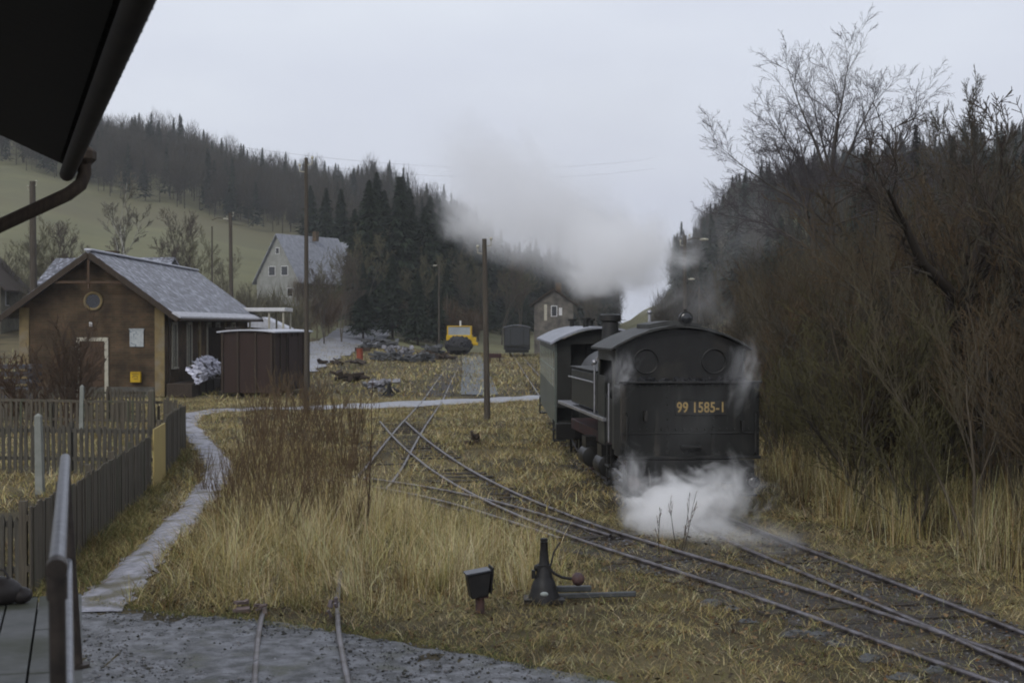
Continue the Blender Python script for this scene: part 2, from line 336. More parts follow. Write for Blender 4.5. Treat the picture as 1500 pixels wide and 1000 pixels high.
LX, LY = 2.90, 23.1
lrz = math.atan2(2.90 - 2.0, 32 - 23.1)   # heading: leans to -x going away
loco = thing('steam_locomotive', 'black narrow gauge steam engine seen from behind with gold number on its coal bunker', 'steam engine', (LX, LY, 0), lrz)
b = MB()   # bunker with raised, slightly curved rear plate
b.box((0, .03, 1.53), (2.30, .06, 1.22)); b.box((0, .40, 1.50), (2.26, .70, 1.16))
bk = b.build('coal_bunker', M_dgrey, loco, .015)
MB().box((0, -.012, 2.16), (2.36, .10, .035)).box((0, -.008, .935), (2.34, .05, .05)).box((0, -.006, 1.33), (2.28, .02, .022)).build('rim', M_black, bk, .006)
for s in (-1, 1): MB().tube([(s * 1.06, -.02, .98), (s * 1.06, -.10, 1.02), (s * 1.06, -.10, 1.62), (s * 1.06, -.02, 1.66)], .016, 8).build('handrail', M_black, bk, smooth=True)
rb = MB()
for x in np.arange(-1.08, 1.1, .12):
    for zz in (2.11, 1.40, 1.02): rb.ball((x, -.008, zz), .015, 6)
for z_ in np.arange(1.08, 2.1, .12):
    for x in (-1.12, -.38, .38 if z_ < 1.6 else 1.12, 1.12): rb.ball((x, -.008, z_), .014, 6)
for x in (-.38, .38): rb.box((x, .0, 1.2), (.05, .012, .42))
rb.box((-.75, -.05, 1.62), (.05, .1, .16)).box((.85, -.05, 1.45), (.05, .1, .16)).box((0, -.05, 1.12), (.34, .1, .03))
rb.build('rivets', M_black, bk)
cb = MB()
for i in range(140): r = random.uniform(.05, .11); cb.box((random.uniform(-1.0, 1.0), random.uniform(.15, .7), 2.05 + random.uniform(0, .14)), (r, r, r), random.random() * 3, random.random() * 3)
cb.build('coal', M_coal, loco)
def text(s, size, m, parent, loc, rot, name='number', ext=.004):
    cu = bpy.data.curves.new(name, 'FONT'); cu.body = s; cu.size = size; cu.extrude = ext; cu.align_x = 'CENTER'; cu.align_y = 'CENTER'; cu.space_character = 1.05; cu.offset = .004
    to = bpy.data.objects.new('tmp', cu); COL.objects.link(to); dg = bpy.context.evaluated_depsgraph_get()
    me = bpy.data.meshes.new_from_object(to.evaluated_get(dg)); bpy.data.objects.remove(to); me.materials.clear(); me.materials.append(m)
    o = bpy.data.objects.new(name, me); COL.objects.link(o); o.parent = parent; o.location = loc; o.rotation_euler = rot; o.scale = (.80, 1, 1); return o
pl = MB().box((.17, -.012, 1.745), (.84, .02, .24)).build('number_plate', M_black, bk, .004)
text('99 1585-1', .235, M_gold, pl, (.17, -.026, 1.745), (R(90), 0, 0), 'digits')
# cab
cw = 1.10; y0, y1 = .78, 2.55
def arc(w, ze, zt, n=14): return [(w * (1 - 2 * i / n), ze + (zt - ze) * (1 - (1 - 2 * i / n) ** 2)) for i in range(n + 1)]
def plate_holes(name, outer, holes, ya, yb, m, parent, bev=.006):
    me_c = bpy.data.curves.new(name, 'CURVE'); me_c.dimensions = '2D'; me_c.fill_mode = 'BOTH'; me_c.extrude = (yb - ya) / 2
    for lp in [outer] + holes:
        sp = me_c.splines.new('POLY'); sp.points.add(len(lp) - 1)
        for i, (u, v) in enumerate(lp): sp.points[i].co = (u, v, 0, 1)
        sp.use_cyclic_u = True
    to = bpy.data.objects.new('tmp', me_c); COL.objects.link(to); dg = bpy.context.evaluated_depsgraph_get(); me = bpy.data.meshes.new_from_object(to.evaluated_get(dg)); bpy.data.objects.remove(to)
    me.transform(Matrix.Translation((0, (ya + yb) / 2, 0)) @ Matrix.Rotation(R(90), 4, 'X')); me.materials.clear(); me.materials.append(m)
    o = bpy.data.objects.new(name, me); COL.objects.link(o); o.parent = parent; return o
circ = lambda cx, cz, r, n=20: [(cx + r * math.cos(2 * math.pi * i / n), cz + r * math.sin(2 * math.pi * i / n)) for i in range(n)]
outer = [(-cw, 1.0), (cw, 1.0)] + arc(cw, 2.70, 3.02)
rear = plate_holes('cab_rear_wall', outer, [circ(-.58, 2.48, .19), circ(.58, 2.48, .19)], y0, y0 + .03, M_black, loco)
for s in (-.58, .58):
    MB().lathe((s, y0 - .01, 2.48), [(.19, -.012), (.225, -.012), (.225, .01), (.19, .01)], 24, 'y')
    ring = MB(); ring.tube([(s + .205 * math.cos(t), y0 - .012, 2.48 + .205 * math.sin(t)) for t in np.linspace(0, 2 * math.pi, 25)], .010, 6).build('window_ring', M_black, rear, smooth=True)
    MB().lathe((s, y0 + .012, 2.48), [(.195, 0), (.195, .006)], 24, 'y').build('window_glass', M_black, rear)
front = plate_holes('cab_front_wall', outer, [], y1, y1 + .03, M_black, loco)
sidep = [(y0 + .03, 1.0), (y1, 1.0), (y1, 2.68), (y0 + .03, 2.68)]
for s in (-1, 1):
    sw = MB().box((s * (cw - .01), y0 + .16, 1.84), (.03, .28, 1.68)).box((s * (cw - .01), y1 - .35, 1.6), (.03, .7, 1.2)).box((s * (cw - .01), 1.62, 2.58), (.03, 1.85, .2)).box((s * (cw - .01), y1 - .06, 2.35), (.03, .12, .5)).build('cab_side', M_tank, loco, .004)
    MB().tube([(s * (cw + .05), y0 + .36, 1.1), (s * (cw + .05), y0 + .36, 2.1)], .013, 8).build('grab_rail', M_steel, sw, smooth=True)
    MB().box((s * cw * .97, 1.42, 1.45), (.03, .78, .75)).build('cab_door', M_dgrey, loco, .006)
rf = MB(); top = arc(cw + .10, 2.70, 3.08, 20); bot = [(x, z - .035) for x, z in reversed(top)]; rf.ext(top + bot, y0 - .18, y1 + .22, 'y')
roof = rf.build('cab_roof', M_roofgrey, loco, smooth=True)
vt = MB(); t2 = arc(.45, 3.10, 3.16, 8); vt.ext(t2 + [(x, 3.02) for x, z in reversed(t2)], y0 + .35, y1 - .25, 'y'); vt.build('roof_vent', M_roofgrey, roof)
for s in (-1, 1): MB().tube([(s * 1.0, y0 - .17, 2.79), (s * .55, y0 - .17, 3.0), (s * .1, y0 - .17, 3.085)], .014, 6).build('rain_strip', M_black, roof)
# lamps
def lamp(x, y, z, r, m, parent=None, name='lamp'):
    o = MB().lathe((x, y, z), [(r * .75, .10), (r, .07), (r, -.05), (r * 1.1, -.06), (r * 1.1, -.08), (r * .9, -.08)], 20, 'y').cyl((x, y, z + r * .8), (x, y, z + r * 1.45), r * .28, 10).cyl((x, y, z - r * .9), (x, y, z - r * 1.6), r * .2, 8).build(name, m, parent or loco, smooth=True)
    MB().lathe((x, y, z), [(r * .86, -.083), (r * .6, -.098), (r * .1, -.104)], 20, 'y').build('lens', M_glassd if m is not M_red else M_red, o, smooth=True); return o
lamp(.06, y0 - .12, 3.20, .105, M_black, None, 'roof_lamp')
lamp(-.98, -.22, .56, .09, M_red, None, 'tail_lamp'); lamp(.98, -.22, .56, .09, M_black, None, 'tail_lamp')
# whistle, pipes on roof
MB().tube([(-.1, 2.9, 3.0), (-.1, 2.9, 3.3)], .03, 8).ball((-.1, 2.9, 3.32), .045, 8).build('whistle', M_steel, loco, smooth=True)
# side tanks
for s in (-1, 1):
    tk = MB().box((s * .86, 4.3, 1.87), (.48, 3.35, .70)).build('side_tank', M_tank, loco, .03)
    MB().box((s * .86, 4.3, 2.245), (.52, 3.4, .03)).build('tank_lid', M_dgrey, tk, .004)
    MB().tube([(s * 1.16, 2.75, 2.05), (s * 1.16, 5.9, 2.05)], .015, 8).build('grab_rail', M_steel, tk, smooth=True)
    MB().box((s * .98, 4.7, 1.44), (.34, 5.9, .06)).build('running_board', M_steel if s < 0 else M_black, loco, .004)
    MB().tube([(s * 1.15, 2.66, 1.5), (s * 1.15, 2.66, 2.42)], .016, 8).ball((s * 1.15, 2.66, 2.42), .05, 8).build('valve_pipe', M_steel, loco, smooth=True)
bo = MB().lathe((0, 0, 1.95), [(.1, 2.6), (.56, 2.6), (.56, 7.0), (.60, 7.02), (.60, 8.3), (.5, 8.36), (.1, 8.4)], 28, 'y').build('boiler', M_black, loco, smooth=True)
MB().lathe((0, 7.7, 0), [(.22, 2.4), (.20, 2.6), (.17, 3.15), (.23, 3.18), (.23, 3.3), (.19, 3.32)], 20).build('chimney', M_black, loco, smooth=True)
MB().lathe((0, 5.2, 0), [(.30, 2.35), (.28, 2.7), (.22, 2.85), (.05, 2.93)], 20).build('steam_dome', M_black, loco, smooth=True)
MB().lathe((0, 6.3, 0), [(.26, 2.35), (.24, 2.65), (.16, 2.78), (.04, 2.84)], 20).build('sand_dome', M_black, loco, smooth=True)
# frame, buffer beams, bogies
MB().box((0, 4.3, .92), (1.5, 8.2, .22)).build('main_frame', M_red, loco, .01)
for yy, nm in ((.0, 'buffer_beam'), (8.7, 'buffer_beam')):
    bb = MB().box((0, yy, .72), (2.1, .10, .36)).build(nm, M_black, loco, .01)
    sg = -1 if yy < 1 else 1
    MB().lathe((0, yy, .62), [(.05, 0), (.06, sg * .3), (.17, sg * .31), (.18, sg * .36), (.1, sg * .37)], 18, 'y').build('centre_buffer', M_black, bb, smooth=True)
    for s in (-1, 1): MB().tube([(s * .7, yy + sg * .06, .78), (s * .7, yy + sg * .18, .66), (s * .68, yy + sg * .2, .25)], .025, 8).build('brake_hose', M_black, bb, smooth=True)
for yc, cyld in ((1.9, 1), (6.7, -1)):
    bg_ = MB()
    for s in (-1, 1): bg_.box((s * .56, yc, .48), (.05, 2.1, .26))
    bg_.box((0, yc - 1, .48), (1.1, .06, .26)).box((0, yc + 1, .48), (1.1, .06, .26))
    bogie = bg_.build('bogie', M_red, loco, .006)
    for s in (-1, 1):
        for wy in (-.55, .6):
            whl = MB(); whl.lathe((s * .42, yc + wy, .38), [(.34, -.05), (.38, -.05), (.38, .05), (.34, .05)], 28, 'x')
            whl.lathe((s * .42, yc + wy, .38), [(.08, -.06), (.08, .06)], 14, 'x')
            for k in range(9): t = 2 * math.pi * k / 9; whl.tube([(s * .42, yc + wy + .05 * math.cos(t), .38 + .05 * math.sin(t)), (s * .42, yc + wy + .35 * math.cos(t), .38 + .35 * math.sin(t))], .022, 6)
            whl.build('wheel', M_red, bogie, smooth=False)
        MB().lathe((s * .82, yc + cyld * 1.45, .50), [(.12, -.34), (.20, -.32), (.21, -.28), (.21, .28), (.20, .32), (.12, .34)], 18, 'y').box((s * .82, yc + cyld * 1.45, .78), (.26, .5, .22)).build('cylinder', M_black, bogie, smooth=True)
        MB().tube([(s * .70, yc - .6, .30), (s * .70, yc + .65, .30)], .03, 8).tube([(s * .76, yc + cyld * 1.1, .5), (s * .74, yc + cyld * .1, .42), (s * .72, yc - cyld * .5, .32)], .025, 8).build('coupling_rod', M_steel, bogie, smooth=True)
for s in (-1, 1):
    st = MB().box((s * 1.02, 1.35, .38), (.3, .42, .03)).box((s * 1.02, 1.35, .68), (.26, .42, .03)).box((s * 1.1, 1.15, .7), (.03, .03, .66)).box((s * 1.1, 1.55, .7), (.03, .03, .66)).build('cab_steps', M_black, loco, .004)
    st = MB().box((s * .95, .05, .32), (.3, .22, .03)).box((s * .95, .14, .55), (.28, .02, .5)).build('rear_step', M_black, loco, .004)

# ------------------------------------------------------------------ coach
M_cgreen = mat('coach_green', (.090, .105, .088), (.062, .072, .062), scale=2, rough=.4, bump=.05, third=((.045, .05, .045), 1.3, .6, .15), spec=.5)
M_cend = mat('coach_end', (.011, .0115, .010), (.018, .018, .015), scale=3, rough=.6, bump=.1)
M_croof = mat('coach_roof', (.27, .28, .32), (.17, .18, .20), scale=2.5, rough=.5, bump=.2, stretch=(1, .4, 1))
M_strip = mat('pale_strip', (.30, .34, .29), (.22, .25, .21), scale=5, rough=.5, bump=0)
CL = 11.0
coach = thing('passenger_coach', 'old dark green narrow gauge coach with grey curved roof coupled ahead of the engine', 'railway coach', (2.10, 33.2, 0), math.atan2(.12, 11))
bd = MB().box((0, CL / 2, .72), (2.1, CL - .2, .22)).box((0, .45 + .03, 1.68), (2.05, .06, 1.95)).box((0, CL - .48, 1.68), (2.05, .06, 1.95)).build('underframe', M_cend, coach, .01)
for s in (-1, 1):
    MB().box((s * 1.08, CL / 2, 1.16), (.05, CL - .0, .92)).box((s * 1.08, CL / 2, 2.56), (.05, CL, .20)).build('side_panel', M_cgreen, coach, .005)
    for k in range(11):
        y = .1 + (CL - .2) * k / 10
        MB().box((s * 1.078, y, 2.04), (.055, .20, .86)).build('window_post', M_strip if k else M_cgreen, coach, .004)
        if k < 10:
            wn = MB().box((s * 1.097, y + (CL - .2) / 20, 2.04), (.012, (CL - .2) / 10 - .20, .84)).build('window', M_glassd, coach)
            MB().box((s * 1.1015, y + (CL - .2) / 20, 2.04), (.004, (CL - .2) / 10 - .21, .035)).build('window_bar', M_strip, wn)
tp = arc(1.2, 2.68, 3.05, 20); MB().ext(tp + [(x, z - .05) for x, z in reversed(tp)], -.25, CL + .25, 'y').build('roof', M_croof, coach, smooth=True)
e = MB().ext(arc(1.1, 2.64, 2.98, 12), .0, .05, 'y'); e.box((-.9, .03, 1.9), (.35, .05, 1.5)).box((.9, .03, 1.9), (.35, .05, 1.5)).build('end_wall', M_cend, coach)
dr = MB().box((0, .44, 1.75), (.7, .03, 1.85)).build('end_door', M_cend, coach, .005)
MB().box((0, .42, 2.2), (.45, .02, .6)).build('door_window', M_glassd, dr)
er = MB()
for x in np.linspace(-.7, .7, 9): er.tube([(x, -.05, .83), (x, -.05, 1.8)], .012, 6)
er.tube([(-.72, -.05, 1.8), (.72, -.05, 1.8)], .02, 8).build('end_railing', M_cend, coach)
for (x, y) in ((-.25, 2.0), (.2, 7.0), (-.2, 9.5)): MB().cyl((x, y, 2.95), (x, y, 3.25), .07, 12).cyl((x, y, 3.2), (x, y, 3.26), .12, 12).build('roof_vent', M_cend, coach, smooth=True)
for yc in (1.9, CL - 1.9):
    bg_ = MB()
    for s in (-1, 1): bg_.box((s * .56, yc, .42), (.06, 1.7, .22))
    bgo = bg_.box((0, yc, .45), (1.1, .3, .2)).build('bogie', M_cend, coach, .01)
    for s in (-1, 1):
        for wy in (-.6, .6): MB().lathe((s * .42, yc + wy, .33), [(.1, -.06), (.30, -.04), (.33, -.05), (.33, .05), (.30, .04), (.1, .06)], 24, 'x').build('wheel', M_black, bgo, smooth=True)
for s in (-1, 1):
    for ye in (.25, CL - .25): MB().box((s * .98, ye, .38), (.3, .5, .03)).box((s * 1.02, ye, .62), (.25, .5, .03)).box((s * 1.12, ye - .24, .6), (.03, .03, .5)).box((s * 1.12, ye + .24, .6), (.03, .03, .5)).build('steps', M_cend, coach)

# ------------------------------------------------------------------ grey wagon and yellow rail vehicle far behind
def covered_wagon(x, y, wdt, hgt, ln, m, label, mr):
    t = thing('goods_wagon', label, 'goods wagon', (x, y, 0))
    MB().box((0, ln / 2, .62 + (hgt - .82) / 2), (wdt, ln, hgt - .82)).build('body', m, t, .02)
    tp = arc(wdt / 2 + .08, hgt - .25, hgt, 12); MB().ext(tp + [(a_, b_ - .05) for a_, b_ in reversed(tp)], -.1, ln + .1).build('roof', mr, t, smooth=True)
    fr = MB()
    for s in (-1, 1): fr.box((s * wdt * .25, -.02, hgt / 2 + .3), (.08, .05, hgt - 1.4)).box((s * (wdt / 2 - .05), -.02, hgt / 2 + .3), (.1, .05, hgt - 1.4))
    fr.box((0, -.04, 1.0), (wdt, .1, .22)); fr.build('end_frame', M_cend, t)
    for s in (-1, 1):
        MB().lathe((s * .55, -.05, 1.0), [(.06, 0), (.06, -.25), (.17, -.26), (.17, -.3)], 14, 'y').build('buffer', M_cend, t)
        for yy in (1.2, ln - 1.2): MB().lathe((s * wdt * .27, yy, .42), [(.1, -.06), (.38, -.05), (.42, -.05), (.42, .05), (.1, .06)], 20, 'x').build('wheel', M_cend, t)
    MB().box((0, ln / 2, .48), (wdt * .9, ln - .2, .26)).build('underframe', M_cend, t)
    return t
M_wag = mat('wagon_grey', (.040, .044, .048), (.028, .03, .032), scale=2, rough=.7, bump=.2, stretch=(6, 6, .3))
covered_wagon(.48, 138, 2.55, 3.05, 7, M_wag, 'dark grey covered wagon with pale curved roof on the far main track', M_croof)
M_yel = mat('yellow_paint', (.55, .36, .015), (.42, .27, .012), scale=3, rough=.5, bump=.05)
yv = thing('rail_trolley', 'yellow maintenance rail vehicle with pale windscreen and a dark rounded load in front', 'rail vehicle', (-5.15, 138, 0))
MB().box((0, 2.0, 1.5), (2.5, 3.6, 1.1)).box((0, 2.2, 2.9), (2.4, 2.9, .1)).build('cab_body', M_yel, yv, .08)
for s in (-1, 1):
    for yq in (.85, 3.5): MB().box((s * 1.13, yq, 2.4), (.12, .12, .95)).build('cab_post', M_yel, yv)
M_ws = mat('windscreen', (.30, .34, .37), (.22, .25, .28), scale=1, rough=.15, bump=0)
MB().box((0, .86, 2.45), (2.14, .05, .78)).build('windscreen', M_ws, yv)
MB().box((1.45, .4, 1.5), (.45, .3, .7)).box((1.6, .3, 1.2), (.5, .2, .3)).build('side_bracket', M_yel, yv, .03)
MB().box((0, .8, .75), (2.1, 4.6, .3)).build('chassis', M_cend, yv)
MB().cyl((.1, 1.2, 2.95), (.1, 1.2, 3.45), .09, 10).build('beacon', M_white, yv)
for s in (-1, 1):
    MB().lathe((s * 1.0, -.05, 1.1), [(.16, .02), (.16, -.05), (.12, -.07)], 14, 'y').build('headlight', M_ws, yv)
    for yy in (-.6, 2.6): MB().lathe((s * .5, yy, .35), [(.1, -.06), (.33, -.05), (.35, .05), (.1, .06)], 18, 'x').build('wheel', M_cend, yv)
ld = MB(); ld.ball((0, -.5, .98), 1.0, 14, (1.25, .9, .98))
for i in range(60): t = random.uniform(0, math.pi); p = random.uniform(0, math.pi); ld.ball((1.2 * math.cos(t), -.5 - .8 * math.sin(t) * math.sin(p), 1.0 + .92 * math.sin(t) * math.cos(p)), random.uniform(.1, .2), 6)
ld.build('dark_load', M_coal, yv, smooth=True)

# ------------------------------------------------------------------ buildings
M_brick = mat_brick('house_brick', (.112, .070, .042), (.080, .055, .032), (.10, .09, .065))
M_quoin = mat('yellow_stone', (.22, .165, .075), (.15, .115, .06), scale=2.5, rough=.9, bump=.3, third=((.20, .17, .12), 1.2, .52, .15))
M_slate = mat('slate_roof', (.045, .047, .056), (.115, .12, .14), scale=2.6, rough=.5, bump=.9, bdist=.06, third=((.30, .31, .36), 3.4, .52, .10), detail=14, lo=.42, hi=.58, spec=.5)
M_snow = mat('pale_ridge', (.52, .53, .58), (.36, .37, .40), scale=5, rough=.6, bump=.4)
M_frame = mat('cream_frame', (.45, .43, .34), (.34, .32, .26), scale=6, rough=.7, bump=.1)
M_wood = mat('dark_wood', (.055, .040, .028), (.032, .024, .018), scale=5, rough=.85, bump=.4, stretch=(6, 6, .4))
M_door = mat('brown_door', (.085, .052, .030), (.06, .038, .024), scale=4, rough=.8, bump=.2, stretch=(6, 6, .4))
HX, HY = -18.15, 61.5        # gable centre, front face
house = thing('brick_station_shed', 'old brick station shed with slate roof, round gable window and yellow letterbox', 'brick building', (HX, HY, -.05), R(1.2))
hw, he, hr, hl = 3.08, 3.85, 6.1, 22.0
body = MB().ext([(-hw, 0), (hw, 0), (hw, he), (0, hr), (-hw, he)], 0, hl, 'y').build('wall', M_brick, house)
for s in (-1, 1):
    MB().box((s * (hw - .17), -.02, he / 2 + .02), (.42, .1, he)).build('corner_stone', M_quoin, house, .01)
for yy in (7.6, 14.5): MB().box((hw + .02, yy, he / 2), (.1, .42, he - .1)).build('corner_stone', M_quoin, house, .01)
rt = thing('x', '', ''); bpy.data.objects.remove(rt)
k = (hr - he) / hw; ov = .75
rs = MB()
for s in (-1, 1):
    ex, ez = s * (hw + ov), he - ov * k
    rs.ext([(0, hr + .10), (ex, ez + .10), (ex, ez + .20), (0, hr + .22)] if s > 0 else [(0, hr + .22), (ex, ez + .20), (ex, ez + .10), (0, hr + .10)], -.65, hl + .4, 'y')
roofo = rs.build('roof', M_slate, house)
MB().box((0, hl / 2 - .1, hr + .24), (.34, hl + 1.1, .10)).build('ridge_cap', M_snow, roofo, .03)
gt = MB()
for i in range(46): gt.box((hw + ov - .06, -.55 + i * (hl + .9) / 46, he - ov * k + .26), (.42, .27, .10), 0, 0, .55)
gt.build('eave_tiles', M_snow, roofo)
MB().tube([(hw + ov + .05, -.6, he - ov * k + .06), (hw + ov + .05, hl + .4, he - ov * k + .06)], .075, 10).build('gutter', M_wood, roofo, smooth=True)
for s in (-1, 1):
    L_ = math.hypot(hw + ov, (hw + ov) * k); MB().box((s * (hw + ov) / 2, -.64, (hr + he - ov * k) / 2 + .04), (L_, .06, .24), 0, 0, s * math.atan(k)).build('barge_board', M_wood, roofo)
MB().box((0, -.55, 5.35), (.1, .1, 1.3)).box((0, -.55, 4.95), (2.9, .1, .1)).build('gable_truss', M_door, roofo)
MB().box((-1.2, 8, hr - .1), (.55, .55, 1.3)).box((-1.2, 8, hr + .58), (.65, .65, .1)).build('chimney', M_brick, roofo, .01)
rw = MB().tube([(.05 + .36 * math.cos(t), -.03, 4.15 + .36 * math.sin(t)) for t in np.linspace(0, 2 * math.pi, 25)], .06, 8).build('round_window', M_quoin, house, smooth=True)
MB().lathe((.05, -.012, 4.15), [(.33, 0), (.33, -.02)], 24, 'y').build('pane', M_glassd, rw)
df = MB().box((-.62, -.03, 1.22), (.14, .1, 2.45)).box((.62, -.03, 1.22), (.16, .1, 2.45)).box((0, -.03, 2.5), (1.38, .1, .16)).build('door_frame', M_frame, house, .01)
MB().box((0, -.02, 1.22), (1.08, .05, 2.4)).box((-.27, -.05, 1.7), (.4, .02, 1.1)).box((.27, -.05, 1.7), (.4, .02, 1.1)).box((-.27, -.05, .6), (.4, .02, .8)).box((.27, -.05, .6), (.4, .02, .8)).build('door', M_door, df, .006)
MB().box((-.06, -.03, 3.15), (.14, .06, .2)).build('wall_lamp', M_white, house, .02)
M_note = mat('notice', (.42, .44, .44), (.28, .31, .32), scale=7, rough=.5, bump=0, third=((.15, .18, .2), 9, .58, .05))
MB().box((1.92, -.04, 2.55), (.60, .06, .74)).box((1.92, -.045, 2.94), (.66, .08, .05)).build('notice_board', M_note, house, .008)
nb = MB().box((1.9, -.13, .85), (.44, .22, .42)).ext([(1.68 - 0, 1.06), (2.12, 1.06), (2.12, 1.10), (1.68, 1.10)], -.27, 0).build('letterbox', M_yel, house, .02)
MB().tube([(1.78, -.25, .86), (1.86, -.25, .94), (2.0, -.25, .90), (2.0, -.25, .80), (1.84, -.25, .78)], .012, 6).box((1.9, -.245, 1.0), (.3, .01, .02)).build('slot_and_horn', M_black, nb)
MB().tube([(hw + .16, .35, he - .3), (hw + .16, .35, .1)], .05, 8).build('downpipe', M_wood, house, smooth=True)
MB().box((0, -.03, .22), (hw * 2 - .8, .07, .44)).box((hw + .03, hl / 2, .2), (.07, hl - 1, .4)).build('plinth', mat('plinth_stone', (.11, .105, .09), (.06, .057, .05), scale=3, rough=.9, bump=.4), house)
for yy, lw in ((2.0, .95), (5.2, .95), (10, .9), (12.4, .9), (17, .9)):
    wf = MB().box((hw + .02, yy - lw / 2, 2.2), (.1, .12, 2.0)).box((hw + .02, yy + lw / 2, 2.2), (.1, .12, 2.0)).box((hw + .02, yy, 3.2), (.1, lw + .12, .12)).box((hw + .04, yy, 1.2), (.14, lw + .2, .08)).box((hw + .02, yy, 2.2), (.06, .06, 1.95)).build('side_window', M_frame, house)
    MB().box((hw + .012, yy, 2.2), (.03, lw, 1.9)).build('pane', M_glassd, wf)
MB().box((hw + .45, 12, 1.5), (.9, 4.5, 3.0)).build('lean_to', M_wood, house, .02)
# torn white sheeting over the timber stack by the side wall
M_sack = mat('white_plastic', (.70, .70, .78), (.50, .50, .58), scale=3, rough=.4, bump=.5)
rs_ = random.Random(4); sh_ = MB(); nu, nv_ = 44, 12
def sp(u, v): t = u / (nu - 1); q = v / (nv_ - 1); return (HX + hw + 1.34 - .45 * q ** 2 + .10 * math.sin(u * 1.3) + .05 * math.sin(v * 2 + u) - t * .10, HY + .15 + 6.3 * t, .48 + (.28 + .62 * t) * 0 + q * (.62 + .30 * math.sin(t * 2.8)) + .35 * t + .05 * math.sin(u * 2.1))
for u in range(nu - 1):
    for v in range(nv_ - 1):
        m_ = math.sin(u * .55 + 1.0) + math.sin(v * .9 + u * .22) * .8 + rs_.uniform(-.55, .55)
        if m_ > -.75: sh_.add([sp(u, v), sp(u + 1, v), sp(u + 1, v + 1), sp(u, v + 1)], [(0, 1, 2, 3)])
o = sh_.build('plastic_sheet', M_sack); md = o.modifiers.new('t', 'SOLIDIFY'); md.thickness = .02; tag(o, 'torn white sheeting draped over the timber beside the brick shed wall', 'plastic sheet')
bx = MB()
for i in range(5): bx.box((HX + hw + .75, HY + .3 + i * 1.5, .25), (1.1, 1.35, .6), random.uniform(-.05, .05))
tag(bx.build('timber_stack', M_wood, bevel=.02), 'low dark timber stack under the torn white sheeting', 'timber stack')

# brown wagon body used as shed
M_brownw = mat('brown_boards', (.042, .024, .018), (.026, .016, .013), scale=3, rough=.8, bump=.6, stretch=(9, 9, .2))
sx0, sx1 = (330 - 750) * 63 / F, (400 - 750) * 63 / F
shed = thing('wagon_body_shed', 'dark brown boarded wagon body used as a shed beside the brick building', 'shed', (-11.6, 62.2, -.05), R(-7))
MB().box((0, 3.0, 1.5), (2.35, 6.0, 2.7)).build('body', M_brownw, shed, .02)
for i in range(7): MB().box((1.20, .15 + i * .95, 1.5), (.07, .09, 2.7)).build('batten', M_wood, shed)
for x in (-1.1, -.4, .4, 1.1): MB().box((x, -.03, 1.5), (.09, .07, 2.7)).build('batten', M_wood, shed)
tp = arc(1.32, 2.84, 2.93, 12); MB().ext(tp + [(a_, b_ - .06) for a_, b_ in reversed(tp)], -.15, 6.2).build('roof', M_snow, shed, smooth=True)
MB().box((1.22, 3.0, 1.5), (.06, 1.5, 2.2)).build('sliding_door', M_brownw, shed, .01)
# white flat canopy
cp = thing('flat_canopy', 'white flat roofed canopy on thin posts behind the brown shed', 'canopy', ((385 - 750) * 84 / F, 84, 0))
MB().box((0, 0, 3.95), (3.1, 3, .22)).build('roof', M_white, cp, .02)
for x in (-1.0, .6, 1.42):
    for y in (-1.3, 1.3): MB().cyl((x, y, -.1), (x, y, 3.85), .06, 8).build('post', M_frame, cp)
kp = thing('small_hut', 'small yellowish hut with pale roof under the white canopy', 'hut', ((393 - 750) * 90 / F, 90, 0))
MB().box((0, 0, 1.5), (2.2, 2.2, 3.0)).build('wall', M_quoin, kp, .02)
MB().ext([(-1.3, 2.95), (1.4, 2.75), (1.4, 2.85), (-.1, 3.55), (-1.3, 3.1)], -1.4, 1.4).build('roof', M_snow, kp)
# white house on the slope
M_render = mat('pale_render', (.27, .275, .26), (.19, .195, .18), scale=1.2, rough=.9, bump=.1)
M_hroof = mat('pale_tile_roof', (.27, .28, .31), (.17, .18, .20), scale=2, rough=.6, bump=.3)
def house_generic(name, label, x, y, w_, e_, r_, l_, rz, mw, mr, wins, cat='house', side=()):
    t = thing(name, label, cat, (x, y, hz(x, y) - .3), rz)
    wl = MB().ext([(-w_ / 2, 0), (w_ / 2, 0), (w_ / 2, e_), (0, r_), (-w_ / 2, e_)], 0, l_).build('wall', mw, t)
    k = (r_ - e_) / (w_ / 2); o_ = .5; ex, ez = w_ / 2 + o_, e_ - o_ * k; m = MB()
    m.ext([(0, r_ + .05), (ex, ez + .05), (ex, ez + .2), (0, r_ + .24)], -.4, l_ + .4); m.ext([(0, r_ + .24), (-ex, ez + .2), (-ex, ez + .05), (0, r_ + .05)], -.4, l_ + .4)
    rf = m.build('roof', mr, t); MB().box((w_ * .12, l_ * .55, r_ + .2), (.6, .6, 1.3)).build('chimney', M_brick, rf)
    for (wx, wz, ww, wh) in wins:
        f = MB().box((wx, -.02, wz), (ww + .16, .06, wh + .16)).build('window', M_white, t); MB().box((wx, -.055, wz), (ww, .03, wh)).build('pane', M_glassd, f)
    for (wy, wz, ww, wh) in side:
        f = MB().box((w_ / 2 + .02, wy, wz), (.06, ww + .16, wh + .16)).build('window', M_white, t); MB().box((w_ / 2 + .055, wy, wz), (.03, ww, wh)).build('pane', M_glassd, f)
    return t
house_generic('white_house', 'pale rendered house with steep roof on the meadow slope', (407 - 750) * 185 / F, 185, 7.2, 3.6, 9.2, 12, R(-52 + 20), M_render, M_hroof, [(-.95, 4.6, 1.0, 1.1), (1.2, 4.6, 1.0, 1.1), (0, 7.2, .5, .7), (2.1, 1.8, .8, 1.0)], side=[(2, 2, 1, 1.2), (5, 2, 1, 1.2), (8, 2, 1, 1.2)])
